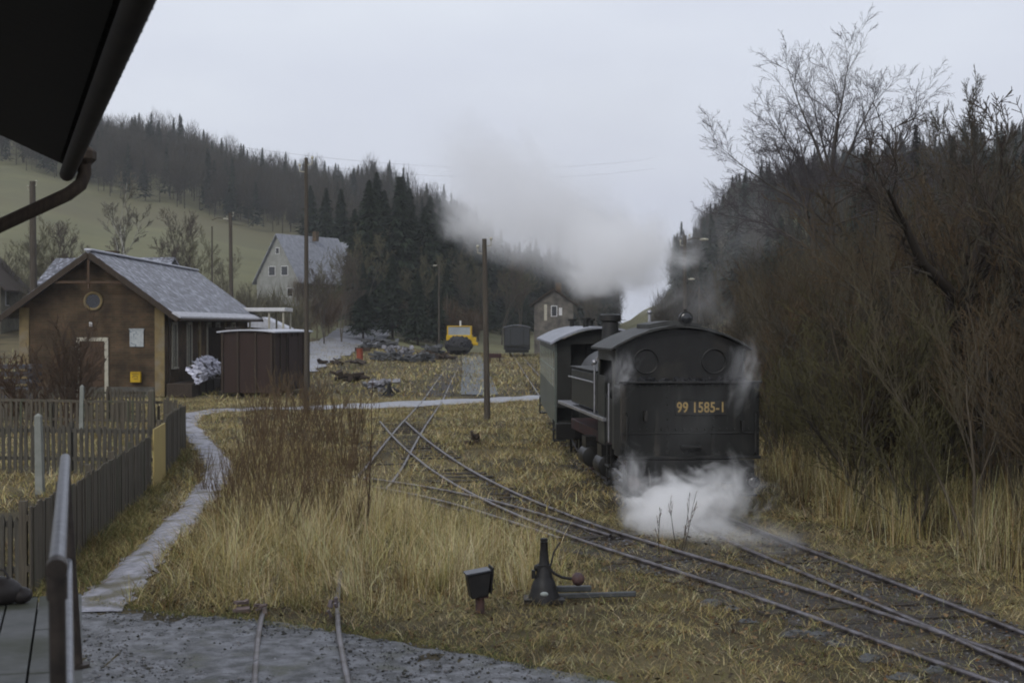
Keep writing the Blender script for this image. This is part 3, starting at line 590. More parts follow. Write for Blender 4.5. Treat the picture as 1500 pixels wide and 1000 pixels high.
house_generic('long_house', 'long pale roofed house behind bare trees right of the white gable', (478 - 750) * 200 / F, 200, 8.0, 3.4, 8.0, 13, R(-75), M_render, M_hroof, [(-1.5, 2, 1, 1.2), (1.5, 2, 1, 1.2)], side=[(2, 2, 1, 1.2), (5, 2, 1, 1.2), (8, 2, 1, 1.2)])
M_brick2 = mat_brick('station_brick', (.17, .15, .13), (.14, .125, .11), (.18, .175, .16))
sh = house_generic('signal_house', 'small two storey brick house with white shuttered upper window beyond the coach', (811 - 750) * 150 / F, 150, 4.1, 5.7, 7.1, 5.5, R(-2), M_brick2, M_wood, [(.05, 4.9, .5, 1.0)])
MB().box((-.85, -.03, 4.75), (.30, .06, 1.7)).build('shutter', M_frame, sh); MB().box((.72, -.03, 4.85), (.34, .06, .8)).build('shutter', M_white, sh)
M_render2 = mat('dull_render', (.20, .19, .14), (.13, .12, .09), scale=1.5, rough=.9)
house_generic('cream_cottage', 'dull cream cottage with brown roof at the left edge', (-48 - 750) * 120 / F, 120, 5.5, 4.4, 7.4, 8, R(4), M_render2, M_wood, [(1.4, 3.6, .8, 1.0), (-1, 3.6, .8, 1.0)], side=[(2, 3.4, .9, 1.2)])
house_generic('low_roofed_house', 'low house with grey roof just above the brick shed ridge', (250 - 750) * 120 / F, 120, 6, 5.3, 7.2, 10, R(80), M_render, M_slate, [(0, 3.6, 1, 1.1)])
# bus-shelter-like hut and loading wall
ht = thing('open_shelter', 'dark open shelter with a flat pale roof by the road bend', 'shelter', ((566 - 750) * 205 / F, 205, hz(-18.1, 205) - .1))
MB().box((0, 1.6, 1.3), (4.8, .15, 2.6)).box((-2.35, .8, 1.3), (.12, 1.6, 2.6)).box((2.35, .8, 1.3), (.12, 1.6, 2.6)).build('wall', M_wood, ht); MB().box((0, .8, 2.72), (5.4, 2.6, .2)).build('roof', M_hroof, ht)
rwx = W3(606, 165)
MB_ = MB().box((rwx[0], rwx[1], 1.1), (5.6, 1.6, 2.2)).build('loading_ramp', mat('old_concrete', (.16, .15, .12), (.10, .095, .075), scale=1.5, rough=.9, bump=.4), bevel=.04); tag(MB_, 'low grey concrete loading ramp beside the yard road', 'loading ramp')

# ------------------------------------------------------------------ platform, railing and station roof (photographer's side)
M_conc = mat('platform_slab', (.15, .155, .155), (.095, .10, .095), scale=6, rough=.75, bump=.5, third=((.06, .065, .045), 1.1, .52, .12), detail=12, spec=.4)
M_joint = mat('joint_dirt', (.03, .03, .025), None, scale=8)
PZ = 1.41
dv = np.array([-.305, 1.0]); dv /= np.hypot(*dv); pv = np.array([-dv[1], dv[0]])     # along, left
def PL(al, lf, z=PZ): q = dv * al + pv * lf; return (q[0], q[1], z)
plat = thing('station_platform', 'raised grey slab platform with a pipe railing along its edge', 'platform')
MB().add([PL(-6, 5.5, 0), PL(-6, .02, 0), PL(9.25, .02, 0), PL(9.25, 5.5, 0), PL(-6, 5.5, PZ - .07), PL(-6, .02, PZ - .07), PL(9.25, .02, PZ - .07), PL(9.25, 5.5, PZ - .07)], [(0, 1, 2, 3), (4, 7, 6, 5), (0, 4, 5, 1), (1, 5, 6, 2), (2, 6, 7, 3), (3, 7, 4, 0)]).build('platform_base', M_joint, plat)
slb = MB(); wds = [-.02, .075, .24, .42, .9, 1.5, 2.3, 3.2, 4.2, 5.6]
for i in range(len(wds) - 1):
    al = -6
    while al < 9.3:
        ln = 1.02; a0, a1 = al + .008, min(al + ln, 9.32) - .008; l0, l1 = wds[i] + .006, wds[i + 1] - .006; dz = random.uniform(-.004, .004)
        slb.add([PL(a0, l0, PZ - .06), PL(a1, l0, PZ - .06), PL(a1, l1, PZ - .06), PL(a0, l1, PZ - .06), PL(a0, l0, PZ + dz), PL(a1, l0, PZ + dz), PL(a1, l1, PZ + dz), PL(a0, l1, PZ + dz)], [(0, 1, 2, 3), (4, 7, 6, 5), (0, 4, 5, 1), (1, 5, 6, 2), (2, 6, 7, 3), (3, 7, 4, 0)])
        al += ln
slb.build('slabs', M_conc, plat, .004)
M_pipe = mat('galvanised_pipe', (.30, .31, .34), (.17, .175, .20), scale=22, rough=.38, bump=.12, metal=.55, third=((.10, .06, .04), 5, .6, .1), detail=9)
M_pipeold = mat('rusty_pipe', (.060, .048, .040), (.03, .025, .022), scale=14, rough=.5, bump=.2, metal=.3)
rl = thing('pipe_railing', 'grey metal pipe railing on the platform edge', 'railing')
x1, x2 = (82 - 750) / F, (95 - 750) / F
Y1, Y2 = 3.86, 7.06
P1 = Vector((x1 * Y1, Y1, H - (832 - 475) / F * Y1)); P2 = Vector((x2 * Y2, Y2, H - (672 - 475) / F * Y2))
MB().tube([P1 + (P1 - P2).normalized() * .03, P1, P2, P2 + (P2 - P1).normalized() * .02], .024, 16).ball(tuple(P2 + (P2 - P1).normalized() * .02), .0245, 12).build('top_rail', M_pipe, rl, smooth=True)
MB().tube([P1 + (P1 - P2).normalized() * .035, P1 + (P2 - P1).normalized() * .05], .029, 16).tube([P1 + Vector((0, 0, -.02)), P1 + Vector((0, 0, -.085))], .028, 16).build('rail_elbow', M_pipeold, rl, smooth=True)
MB().tube([P1 + Vector((0, 0, -.03)), Vector((P1.x + .008, P1.y, PZ + .0))], .0225, 16).cyl((P1.x + .008, P1.y, PZ), (P1.x + .008, P1.y, PZ + .015), .06, 16).build('post', M_pipeold, rl, smooth=True)
Q2 = Vector(((113 - 750) / F * 7.0, 7.0, PZ))
MB().tube([P2 + (P1 - P2).normalized() * .05 + Vector((0, 0, -.02)), Q2], .022, 16).cyl(Q2, Q2 + Vector((0, 0, .018)), .055, 14).build('post', M_pipeold, rl, smooth=True)
m1 = P1.lerp(P2, .05) + Vector((.07, .05, -.50)); m2 = P2 + Vector((.03, -.05, -.50))
MB().tube([P1 + Vector((.03, 0, -.52)), m2], .019, 14).build('middle_rail', M_pipe, rl, smooth=True)

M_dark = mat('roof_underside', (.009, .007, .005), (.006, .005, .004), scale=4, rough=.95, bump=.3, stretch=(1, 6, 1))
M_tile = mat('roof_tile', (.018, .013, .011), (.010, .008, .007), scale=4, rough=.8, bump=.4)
sr = thing('station_roof', 'dark overhanging tiled eave of the station in the upper left corner', 'roof')
ed = np.array([-.336, .942]); pr_ = np.array([-.942, -.336]); E0 = np.array([-3.5, 11.5]) + pr_ * .15; kz = .45
def RP_(al, lf, dz=0): q = E0 + ed * al + pr_ * lf; return (q[0], q[1], H + 1.30 + kz * lf + dz)
def slab(a0, a1, l0, l1, z0, z1):
    return [RP_(a0, l0, z0), RP_(a1, l0, z0), RP_(a1, l1, z0), RP_(a0, l1, z0), RP_(a0, l0, z1), RP_(a1, l0, z1), RP_(a1, l1, z1), RP_(a0, l1, z1)], [(0, 1, 2, 3), (4, 7, 6, 5), (0, 4, 5, 1), (1, 5, 6, 2), (2, 6, 7, 3), (3, 7, 4, 0)]
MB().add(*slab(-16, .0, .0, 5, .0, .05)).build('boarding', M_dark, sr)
tl = MB(); i = 0
for a_ in np.arange(-16, .06, .235):
    for r_ in range(3):
        pts = []
        for j in range(7):
            t = j / 6; pts.append((a_ + .235 * t, .055 + .035 * math.sin(math.pi * t)))
        l0 = -.15 + r_ * .3
        vs = [RP_(p, l0, z - .028 + r_ * .01) for p, z in pts] + [RP_(p, l0, z + r_ * .01) for p, z in pts] + [RP_(p, l0 + .36, z - .03 + r_ * .01) for p, z in pts] + [RP_(p, l0 + .36, z + r_ * .01) for p, z in pts]
        fs = []
        for j in range(6): fs += [(j, j + 1, j + 8, j + 7), (7 + j, 8 + j, 22 + j, 21 + j), (j, 14 + j, 15 + j, j + 1)]
        tl.add(vs, fs)
tl.build('eave_tiles', M_tile, sr)
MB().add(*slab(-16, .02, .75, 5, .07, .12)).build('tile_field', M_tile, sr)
gp = [RP_(-16, -.06, -.05), RP_(-.02, -.06, -.065)]
MB().tube(gp, .06, 12).build('gutter', M_tile, sr, smooth=True)
c0 = Vector(RP_(-.15, -.02, -.10)); s_ = 11.5 / F
def PT(px, py, Y): return Vector(((px - 750) * Y / F, Y, H - (py - 475) * Y / F))
MB().tube([PT(124, 232, 11.3), PT(125, 255, 11.3), PT(119, 271, 11.25), PT(100, 285, 11.2), PT(0, 331, 10.9), PT(-70, 362, 10.7), PT(-90, 400, 10.6), PT(-95, 900, 10.6)], .053, 14).build('downpipe', M_wood, sr, smooth=True)
MB().box(tuple(PT(122, 228, 11.3)), (.19, .19, .14)).build('gutter_outlet', M_wood, sr, .04)
# dark bag on the platform end
bg_ = MB(); bg_.ball((0, 0, .10), .17, 14, (1.3, .85, .72)); bg_.ball((.20, .02, .065), .085, 10, (1.2, 1, .8)); bg_.tube([(-.12, 0, .2), (-.05, 0, .28), (.06, 0, .27), (.12, 0, .18)], .012, 8)
bo_ = bg_.build('bag', mat('dark_leather', (.020, .016, .014), (.03, .026, .026), scale=5, rough=.5, bump=.4), smooth=True, loc=((-6 - 750) * 8.6 / F, 8.6, PZ)); bo_.scale = (.7, .7, .75); tag(bo_, 'dark bag lying at the far left end of the platform', 'bag')

# ------------------------------------------------------------------ fences
M_fgrey = mat('weathered_boards', (.112, .096, .072), (.055, .048, .037), scale=5, rough=.9, bump=.5, stretch=(8, 8, .3), third=((.05, .06, .035), 1.2, .55, .15))
M_fdark = mat('old_pickets', (.085, .080, .066), (.045, .040, .032), scale=5, rough=.9, bump=.4, stretch=(6, 6, .4))
M_fyel = mat('yellow_board', (.42, .33, .12), (.34, .26, .10), scale=4, rough=.8, bump=.2, stretch=(5, 5, .4))
M_cpost = mat('concrete_post', (.24, .25, .23), (.17, .18, .16), scale=4, rough=.9, bump=.3)
def fence(label, a, b, hgt, step, bw, m, closed=False, rails=(.3, .85), post=2.2, jit=.02, dips=0, skip=None, name='picket_fence', hvar=None):
    t = thing(name, label, 'fence'); a = np.array(a, float); b = np.array(b, float); Ln = np.hypot(*(b - a)); d = (b - a) / Ln; rz = math.atan2(d[1], d[0]); nv = np.array([d[1], -d[0]])
    pk = MB(); s = 0
    while s < Ln:
        q = a + d * s; hh = hgt + random.uniform(-jit, jit) + (hvar(s / Ln) if hvar else 0)
        if not (skip and skip(s / Ln)):
            z0 = hz(*q) - .04
            if closed: jo = random.uniform(-.010, .010); pk.box((q[0] + nv[0] * jo, q[1] + nv[1] * jo, z0 + hh / 2), (bw * random.uniform(.86, 1.0), .02, hh + random.choice([0, 0, 0, .03, -.04])), rz + random.uniform(-.05, .05), 0, random.uniform(-.012, .012))
            else:
                c, s2 = math.cos(rz), math.sin(rz); tl_ = random.uniform(-.02, .02)
                P = [(-bw / 2, 0), (bw / 2, 0), (bw / 2 + tl_, hh - .05), (tl_, hh), (-bw / 2 + tl_, hh - .05)]
                vs = [(q[0] + u * c + o_ * nv[0], q[1] + u * s2 + o_ * nv[1], z0 + v) for o_ in (-.011, .011) for u, v in P]
                pk.add(vs, [(4, 3, 2, 1, 0), (5, 6, 7, 8, 9)] + [(k, (k + 1) % 5, (k + 1) % 5 + 5, k + 5) for k in range(5)])
        s += step * random.uniform(.93, 1.07)
    pk.build('pickets', m, t); rr = MB(); ps = []
    for rh in rails:
        n = max(2, int(Ln / 2)); pts = [a + d * Ln * k / n for k in range(n + 1)]
        for k in range(n): mid = (pts[k] + pts[k + 1]) / 2 - nv * .035; rr.box((mid[0], mid[1], (hz(*pts[k]) + hz(*pts[k + 1])) / 2 + rh * hgt + (hvar((k + .5) / n) if hvar and rh > .6 else 0)), (Ln / n, .04, .075), rz)
    rr.build('rails', m, t)
    for s in np.arange(.05, Ln, post):
        q = a + d * s - nv * .10; MB().box((q[0], q[1], hz(*q) + hgt * .5), (.09, .09, hgt * 1.05), rz).build('post', m, t)
    return t
fA, fB, fC = (-5.62, 16.6), (-7.0, 27.8), (-8.4, 36.6)
def lerp2(a, b, t): return (a[0] + (b[0] - a[0]) * t, a[1] + (b[1] - a[1]) * t)
fence('tall grey close boarded fence running beside the footpath', fA, lerp2(fA, fB, .955), 1.08, .135, .128, M_fgrey, closed=True, name='board_fence', jit=.012)
fence('grey boarded fence beyond the yellow board, ending at the path bend', lerp2(fA, fB, 1.135), fC, 1.16, .135, .128, M_fgrey, closed=True, name='board_fence', jit=.03, hvar=lambda t: .22 * math.sin(min(1, t * 1.0) * math.pi) * (1 - t))
p0 = lerp2(fA, fB, .962); p1 = lerp2(fA, fB, 1.125); mid = lerp2(p0, p1, .5)
yb = MB().box((mid[0] + .04, mid[1], .50), (math.dist(p0, p1), .025, 1.16), math.atan2(p1[1] - p0[1], p1[0] - p0[0])).build('fence_board', M_fyel, bevel=.004); tag(yb, 'new yellow wooden panel set into the grey fence', 'fence panel')
fence('near picket fence across the garden behind the concrete post', (-11.6, 30.4), (-7.35, 29.8), 1.08, .125, .075, M_fdark, jit=.03)
fence('middle garden fence with heavy rails behind the near pickets', (-15.5, 41.5), (-9.9, 40.2), 1.0, .16, .08, M_fgrey, rails=(.45, .98), jit=.06)
fence('far grey fence in front of the brick shed', (-22, 48.5), (-12.0, 46.5), 1.1, .13, .07, M_fgrey, jit=.04)
fence('short side fence linking the garden fences', (-9.8, 40.0), (-8.7, 36.8), 1.12, .14, .12, M_fgrey, closed=True, jit=.05)
fence('dark low picket fence at the left edge beyond the platform', (-7.4, 16.9), (-5.75, 16.6), .98, .105, .055, M_fdark, jit=.02)
for (px, Y, h_, w_, lean, lab) in ((58, 26.6, 1.52, .15, .03, 'pale concrete post in the garden left of the grey fence'), (119, 40.8, 1.45, .13, -.02, 'second concrete post standing behind the near picket fence'), (222, 40.0, 1.35, .2, 0, 'thick wooden gate post at the corner of the garden fences')):
    X = (px - 750) * Y / F; m = MB(); q = w_ / 2
    m.add([(-q, -q, 0), (q, -q, 0), (q, q, 0), (-q, q, 0), (-q * .8 - lean, -q * .8, h_), (q * .8 - lean, -q * .8, h_), (q * .8 - lean, q * .8, h_), (-q * .8 - lean, q * .8, h_), (-lean, 0, h_ + .06)], [(0, 1, 2, 3), (0, 1, 5, 4), (1, 2, 6, 5), (2, 3, 7, 6), (3, 0, 4, 7), (4, 5, 8), (5, 6, 8), (6, 7, 8), (7, 4, 8)])
    tag(m.build('fence_post', M_cpost if 'concrete' in lab else M_fgrey, loc=(X, Y, hz(X, Y) - .05), bevel=.008), lab, 'post')
# dark board stack beside the house, left edge
bs = MB()
for i in range(5): bs.box((0, 0, .18 + i * .30), (2.6, 1.1, .16), random.uniform(-.03, .03))
for x in (-1.1, 1.1): bs.box((x, 0, .7), (.12, .9, 1.4))
tag(bs.build('board_stack', mat('stack_boards', (.10, .10, .11), (.05, .05, .055), scale=4, rough=.8), loc=((8 - 750) * 58 / F, 58, .0), bevel=.01), 'stack of dark boards at the left edge beside the brick shed', 'board stack')

# ------------------------------------------------------------------ poles
M_pole = mat('pole_wood', (.085, .072, .055), (.050, .042, .034), scale=4, rough=.9, bump=.4, stretch=(5, 5, .3))
def pole(label, px, Y, pytop, r=.13, lean=0, arm=None, name='utility_pole', cap=True, z0=None):
    X = (px - 750) * Y / F; zb = hz(X, Y) - .2 if z0 is None else z0; zt = H - (pytop - 475) * Y / F
    t = thing(name, label, 'pole', (X, Y, zb)); hh = zt - zb
    MB().tube([(0, 0, 0), (lean * .5, 0, hh * .5), (lean, 0, hh)], [r * 1.15, r, r * .8], 14).build('shaft', M_pole, t, smooth=True)
    if cap: MB().tube([(lean - .0, 0, hh - .25), (lean + .22, -.05, hh - .22), (lean + .22, -.05, hh - .05)], .02, 6).ball((lean + .22, -.05, hh), .055, 8).tube([(lean, 0, hh - .5), (lean - .22, -.05, hh - .47), (lean - .22, -.05, hh - .3)], .02, 6).ball((lean - .22, -.05, hh - .26), .055, 8).build('insulators', M_frame, t, smooth=True)
    if arm:
        ax, az_, lng = arm; am = MB().tube([(lean, 0, az_), (lean + ax * .5, -.1, az_ + .15), (lean + ax, -.15, az_ + .12)], .03, 8).build('lamp_arm', M_pole, t, smooth=True)
        MB().ball((lean + ax + (.2 if ax > 0 else -.2), -.15, az_ + .08), .17, 10, (1.3, .6, .4)).build('lamp_head', M_frame, am, smooth=True)
    return t
pole('tall thin wooden pole left of centre rising from the brown brush', 449, 50, 232, .078, 0, name='utility_pole')
pole('dark leaning wooden pole standing in the grass left of the coach', 714, 46.8, 350, .095, -.10)
pole('wooden pole with a pale cap behind the left slope of the brick shed roof', 50, 75, 266, .19, -.05)
pole('wooden pole behind the far end of the shed roof', 340, 98, 312, .14, -.1)
pole('thin street lamp pole with a short arm left of the roof pole', 311, 112, 332, .07, 0, arm=(.9, 10.6, .9), cap=False, name='street_lamp')
pole('thin street lamp pole before the dark conifers', 643, 145, 388, .08, 0, arm=(-.2, 9, .2), cap=False, name='street_lamp')
pole('short thin pole right of the lamp before the dark wood', 655, 160, 430, .07, 0, cap=False)
pole('lamp pole with two arms rising behind the engine cab roof', 1003, 68, 345, .10, 0, arm=(.7, 7.2, .7), cap=True, name='street_lamp')
pole('thin metal lamp pole far behind the engine, right of the two arm pole', 1024, 90, 418, .06, 0, arm=(-.3, 5.6, .3), cap=False, name='street_lamp')
# overhead cable pair crossing the valley
wr = MB()
for dz in (0, 3.0):
    A, B = PT(120, 178 + dz * 4, 150), PT(960, 232 + dz * 5, 260); pts = [A.lerp(B, t) + Vector((0, 0, -3.2 * 4 * t * (1 - t))) for t in np.linspace(0, 1, 24)]; wr.tube(pts, .011, 4)
tag(wr.build('overhead_wires', M_black), 'thin overhead wires crossing the sky above the left hillside', 'wire')

# ------------------------------------------------------------------ switch stands
M_cast = mat('cast_iron', (.009, .009, .009), (.016, .015, .015), scale=9, rough=.5, bump=.3, spec=.3)
M_rusty = mat('rusty_weight', (.085, .045, .035), (.05, .035, .04), scale=9, rough=.6, bump=.4)
sx, sy = (797 - 750) * 16.2 / F, 16.2
sw = thing('switch_stand', 'black cast iron point lever with a round weight beside the near track', 'point lever', (sx, sy, -.07))
MB().lathe((0, 0, 0), [(.21, 0), (.20, .06), (.175, .12), (.155, .20), (.125, .27), (.105, .31), (.09, .40), (.075, .44), (.06, .50), (.046, .72), (.05, .73)], 18).box((0, 0, .37), (.17, .15, .17)).box((-.13, 0, .34), (.05, .06, .10)).box((0, 0, .03), (.5, .34, .06)).build('stand_body', M_cast, sw, smooth=True)
MB().box((0, 0, .755), (.09, .07, .035)).ball((-.09, -.02, .42), .04, 8).build('stand_cap', M_cast, sw, .006)
MB().tube([(.05, -.05, .44), (.12, -.05, .36), (.22, -.05, .31), (.34, -.05, .29)], .017, 10).tube([(.08, -.04, .44), (.12, 0, .60), (.2, .02, .72)], .011, 8).build('lever_arm', M_cast, sw, smooth=True)
MB().ball((.42, -.06, .29), .085, 14, (.95, .95, .95)).build('lever_weight', M_rusty, sw, smooth=True)
MB().ball((.0, -.17, .13), .05, 10, (1, .4, .55)).build('maker_badge', mat('enamel', (.35, .38, .36), (.25, .28, .27), scale=5, rough=.3, bump=0), sw, smooth=True)
MB().box((.66, .10, .07), (.98, .06, .06), .05, 0, -.02).box((.35, .25, .12), (.5, .07, .07), .1).build('switch_rod', mat('old_rod', (.075, .08, .082), (.045, .048, .05), scale=5, rough=.5, bump=.2), sw, .01)
lx, ly = (703 - 750) * 15.6 / F, 15.6
lt = thing('point_indicator', 'black square point lantern tilted on a short post in the grass', 'point lantern', (lx, ly, -.07), R(12))
MB().cyl((0, 0, 0), (0, 0, .2), .05, 12).box((0, 0, .19), (.16, .16, .03)).build('post', M_rusty, lt, smooth=True)
lb = MB().ext([(-.11, .17), (.08, .20), (.12, .48), (-.16, .43), (-.15, .40)], -.10, .10, 'y').build('lantern_box', M_cast, lt, .012)
MB().box((.115, 0, .37), (.014, .25, .29), 0, 0, .08).build('indicator_plate', M_cast, lb, .002)
MB().ext([(-.17, .43), (.10, .475), (.10, .49), (-.17, .448)], -.12, .11, 'y').build('lid', mat('blued_metal', (.06, .065, .075), (.04, .042, .05), scale=4, rough=.35, bump=.1), lb)
sw.scale = (.92, .92, .95)
ys_ = thing('switch_stand', 'small dark point lever far back in the yard beside the rubble heap', 'point lever', ((570 - 750) * 63 / F, 63, -.05))
MB().lathe((0, 0, 0), [(.28, 0), (.10, .1), (.08, .5), (.05, .62)], 12).tube([(-.3, 0, 0), (0, 0, .35), (.3, 0, 0)], .05, 6).build('stand_body', M_cast, ys_); MB().tube([(0, 0, .4), (.2, -.1, .35), (.35, -.1, .2)], .03, 6).ball((.38, -.1, .2), .09, 8).build('lever_arm', M_cast, ys_)
# stumps and scraps
def scrap(name, label, cat, px, Y, seed, size, m, n=9, group=None):
    r = random.Random(seed); kz_ = min(1, (14 / n) ** .6); b_ = MB(); X = (px - 750) * Y / F
    for i in range(n):
        b_.box((r.uniform(-.5, .5) * size[0], r.uniform(-.5, .5) * size[1], r.uniform(.1, .7) * size[2]), (r.uniform(.2, .5) * size[0] * kz_, r.uniform(.15, .35) * size[1] * kz_, r.uniform(.1, .35) * size[2] * (.5 + kz_ / 2)), r.uniform(0, 3), r.uniform(-.4, .4), r.uniform(-.4, .4))
    o = b_.build(name, m, loc=(X, Y, hz(X, Y)), bevel=.01 * size[2]); tag(o, label, cat, group); return o
M_rub = mat('rubble', (.10, .105, .11), (.035, .034, .032), scale=1.5, rough=.8, bump=.5)
M_rubw = mat('pale_rubble', (.28, .28, .31), (.06, .06, .06), scale=2.2, rough=.7, bump=.5, lo=.45, hi=.6)
scrap('rubble_heap', 'grey and white rubble heap in the yard behind the small point lever', 'rubble heap', 558, 67, 3, (1.5, .9, .75), M_rubw, 18)
scrap('scrap_heap', 'long dark scrap heap at the middle of the yard', 'scrap heap', 590, 112, 4, (4.8, 2.5, .95), M_rub, 70)
scrap('scrap_heap', 'pale topped scrap heap on the long dark one', 'scrap heap', 583, 117, 14, (2.4, 1.3, 1.5), M_rubw, 45)
scrap('timber_pile', 'flat dark timber pile between the scrap heap and the yellow rail vehicle', 'timber pile', 630, 120, 5, (3.6, 2, .8), M_wood, 14)
scrap('scrap_heap', 'dark boxy scrap beside the loading ramp', 'scrap heap', 633, 135, 8, (2, 1.6, 1.4), M_rub, 24)
scrap('timber_pile', 'dark board pile in front of the road', 'timber pile', 502, 104, 6, (3.2, 1.6, .45), M_wood, 24)
scrap('scrap_heap', 'dark heap beside the road left of the loading ramp', 'scrap heap', 556, 140, 7, (3.4, 2, 1.3), M_rub, 30)
scrap('brush_heap', 'brown brush heap in the grass left of the grey rubble', 'brush heap', 512, 78, 9, (1.9, 1, .8), M_wood, 20)
scrap('tree_stump', 'small dark stump in the grass below the leaning pole', 'stump', 694, 37.5, 10, (.32, .3, .45), M_wood, 10)
scrap('log_heap', 'pale broken wood beside the left foreground rail', 'broken wood', 378, 15.6, 12, (.42, .2, .17), mat('pale_wood', (.17, .13, .12), (.09, .07, .06), scale=5, rough=.9), 9)
scrap('rail_end', 'short upright rail stub at the edge of the gravel', 'rail stub', 487, 15.3, 13, (.09, .14, .28), M_railold, 5)
M_or = mat('orange_red', (.26, .060, .03), (.18, .045, .025), scale=4, rough=.6, bump=.1)
ob = thing('oil_drum', 'orange red drum standing by the road in the yard', 'drum', ((527 - 750) * 112 / F, 112, hz(-12, 112) - .1))
dm = MB().lathe((0, 0, 0), [(.42, 0), (.44, .05), (.42, .1), (.42, .5), (.45, .53), (.42, .56), (.42, .95), (.45, .98), (.42, 1.01), (.42, 1.4), (.44, 1.45), (.40, 1.45)], 18).build('drum_body', M_or, ob, smooth=True); ob.scale = (.62, .62, .75); MB().box((.35, .3, 1.35), (2.0, .2, .4)).build('board', M_wood, ob)
rc = MB().box((0, 0, .55), (1.1, .5, .35)).box((-.4, 0, .2), (.1, .4, .5)).box((.4, 0, .2), (.1, .4, .5)); tag(rc.build('platform_cart', M_red, loc=((725 - 750) * 118 / F, 118, -.05), bevel=.02), 'small dark red cart between the pole and the wagon', 'cart')
st_pts = [(1110, 908), (1150, 925), (1195, 934), (1232, 946), (1275, 962), (1335, 985), (1068, 893), (1035, 885), (1395, 990)]
for i, (px, py) in enumerate(st_pts):
    x, y = G(px, py); b_ = MB(); q_ = random.uniform(.5, 1.1); b_.ball((0, 0, 0), .15 * q_, 7, (random.uniform(.9, 1.5), .8, .32)); x += random.uniform(-.12, .12); y += random.uniform(-.2, .2)
    b_.v = [(v[0] + random.uniform(-.025, .025), v[1] + random.uniform(-.025, .025), v[2] + random.uniform(-.015, .015)) for v in b_.v]
    o = b_.build('stone', M_rub, loc=(x, y, -.075)); o.rotation_euler.z = random.random() * 3; tag(o, 'flat grey stone in the grass below the nearest rail', 'stone', 'flat grey stones beside the nearest rail')

# ================================================================== vegetation
M_grass = mat_attr('dead_grass'); M_twig = mat_attr('twigs'); M_leafy = mat_attr('foliage')
def dist_to(P, x, y):
    d = np.full(len(x), 1e9)
    for q in P[::1]: d = np.minimum(d, (x - q[0]) ** 2 + (y - q[1]) ** 2)
    return np.sqrt(d)
def in_poly(poly, x, y):
    c = np.zeros(len(x), bool); n = len(poly)
    for i in range(n):
        (x1_, y1_), (x2_, y2_) = poly[i], poly[(i + 1) % n]
        c ^= ((y1_ > y) != (y2_ > y)) & (x < (x2_ - x1_) * (y - y1_) / (y2_ - y1_ + 1e-12) + x1_)
    return c
def blocked(x, y, rail_gap=.0):
    m = in_poly([(e_[0], e_[1]) for e_ in edge] + [(5, 8), (5, 1), (-8, 1), (-8, 9)], x, y)
    m |= dist_to(FP, x, y) < .25; m |= dist_to(RP, x, y) < 1.35
    plt = np.abs(x * pv[0] + y * pv[1]); al = x * dv[0] + y * dv[1]; lf = x * pv[0] + y * pv[1]
    m |= (al < 9.4) & (lf > -.04)
    return m
STRAW = np.array([.37, .305, .130]); OLIVE = np.array([.130, .125, .042]); BROWN = np.array([.150, .095, .040]); DARK = np.array([.055, .040, .020]); PALE = np.array([.52, .46, .27]); GREEN = np.array([.085, .115, .035])
TID = None
def blades(name, x, y, hgt, wid, lean, mix, lab=None, seg=3, tuft=True, stiff=.5):
    """curved tapering blades; mix = list of (weight, colour)"""
    n = len(x); z = height(x, y) - .02
    az_ = rng.uniform(0, 2 * np.pi, n)
    tid = TID if TID is not None and len(TID) == n else None
    if tid is not None: ca = rng.uniform(0, 2 * np.pi, tid.max() + 1)[tid]; az_ = np.where(rng.random(n) < .65, ca + rng.normal(0, .5, n), az_)
    d = np.stack([np.cos(az_), np.sin(az_)], 1)
    fa = rng.uniform(0, 2 * np.pi, n); s = np.stack([np.cos(fa), np.sin(fa)], 1)
    rows = []
    for k in range(seg + 1):
        t = k / seg; off_ = (lean * hgt * (t * (1 - stiff) + stiff * t ** 2))[:, None] * d
        zz = z + hgt * (t - .35 * np.clip(lean, 0, 1.6) * t * t)
        wv = wid * (1 - .85 * t)
        for sg in (-1, 1): rows.append(np.stack([x + off_[:, 0] + sg * s[:, 0] * wv / 2, y + off_[:, 1] + sg * s[:, 1] * wv / 2, zz], 1))
    V = np.stack(rows, 1).reshape(-1, 3); K = 2 * (seg + 1); base = np.arange(n)[:, None] * K
    q = np.concatenate([base + 2 * k for k in range(seg)], 1).ravel(); Fq = np.stack([q, q + 1, q + 3, q + 2], 1)
    wts = np.array([m_[0] for m_ in mix], float); wts /= wts.sum(); cs = np.array([m_[1] for m_ in mix]); idx = rng.choice(len(mix), n, p=wts)
    if tid is not None: ti = rng.choice(len(mix), tid.max() + 1, p=wts)[tid]; idx = np.where(rng.random(n) < .62, ti, idx)
    c = cs[idx] * rng.uniform(.65, 1.25, (n, 1)) * rng.normal(1, .06, (n, 3)); c = np.clip(c, .01, .8)
    o = np_mesh(name, V, Fq, M_grass, cols=np.repeat(c, K, 0)); tag(o, lab, None, None, 'stuff'); return o
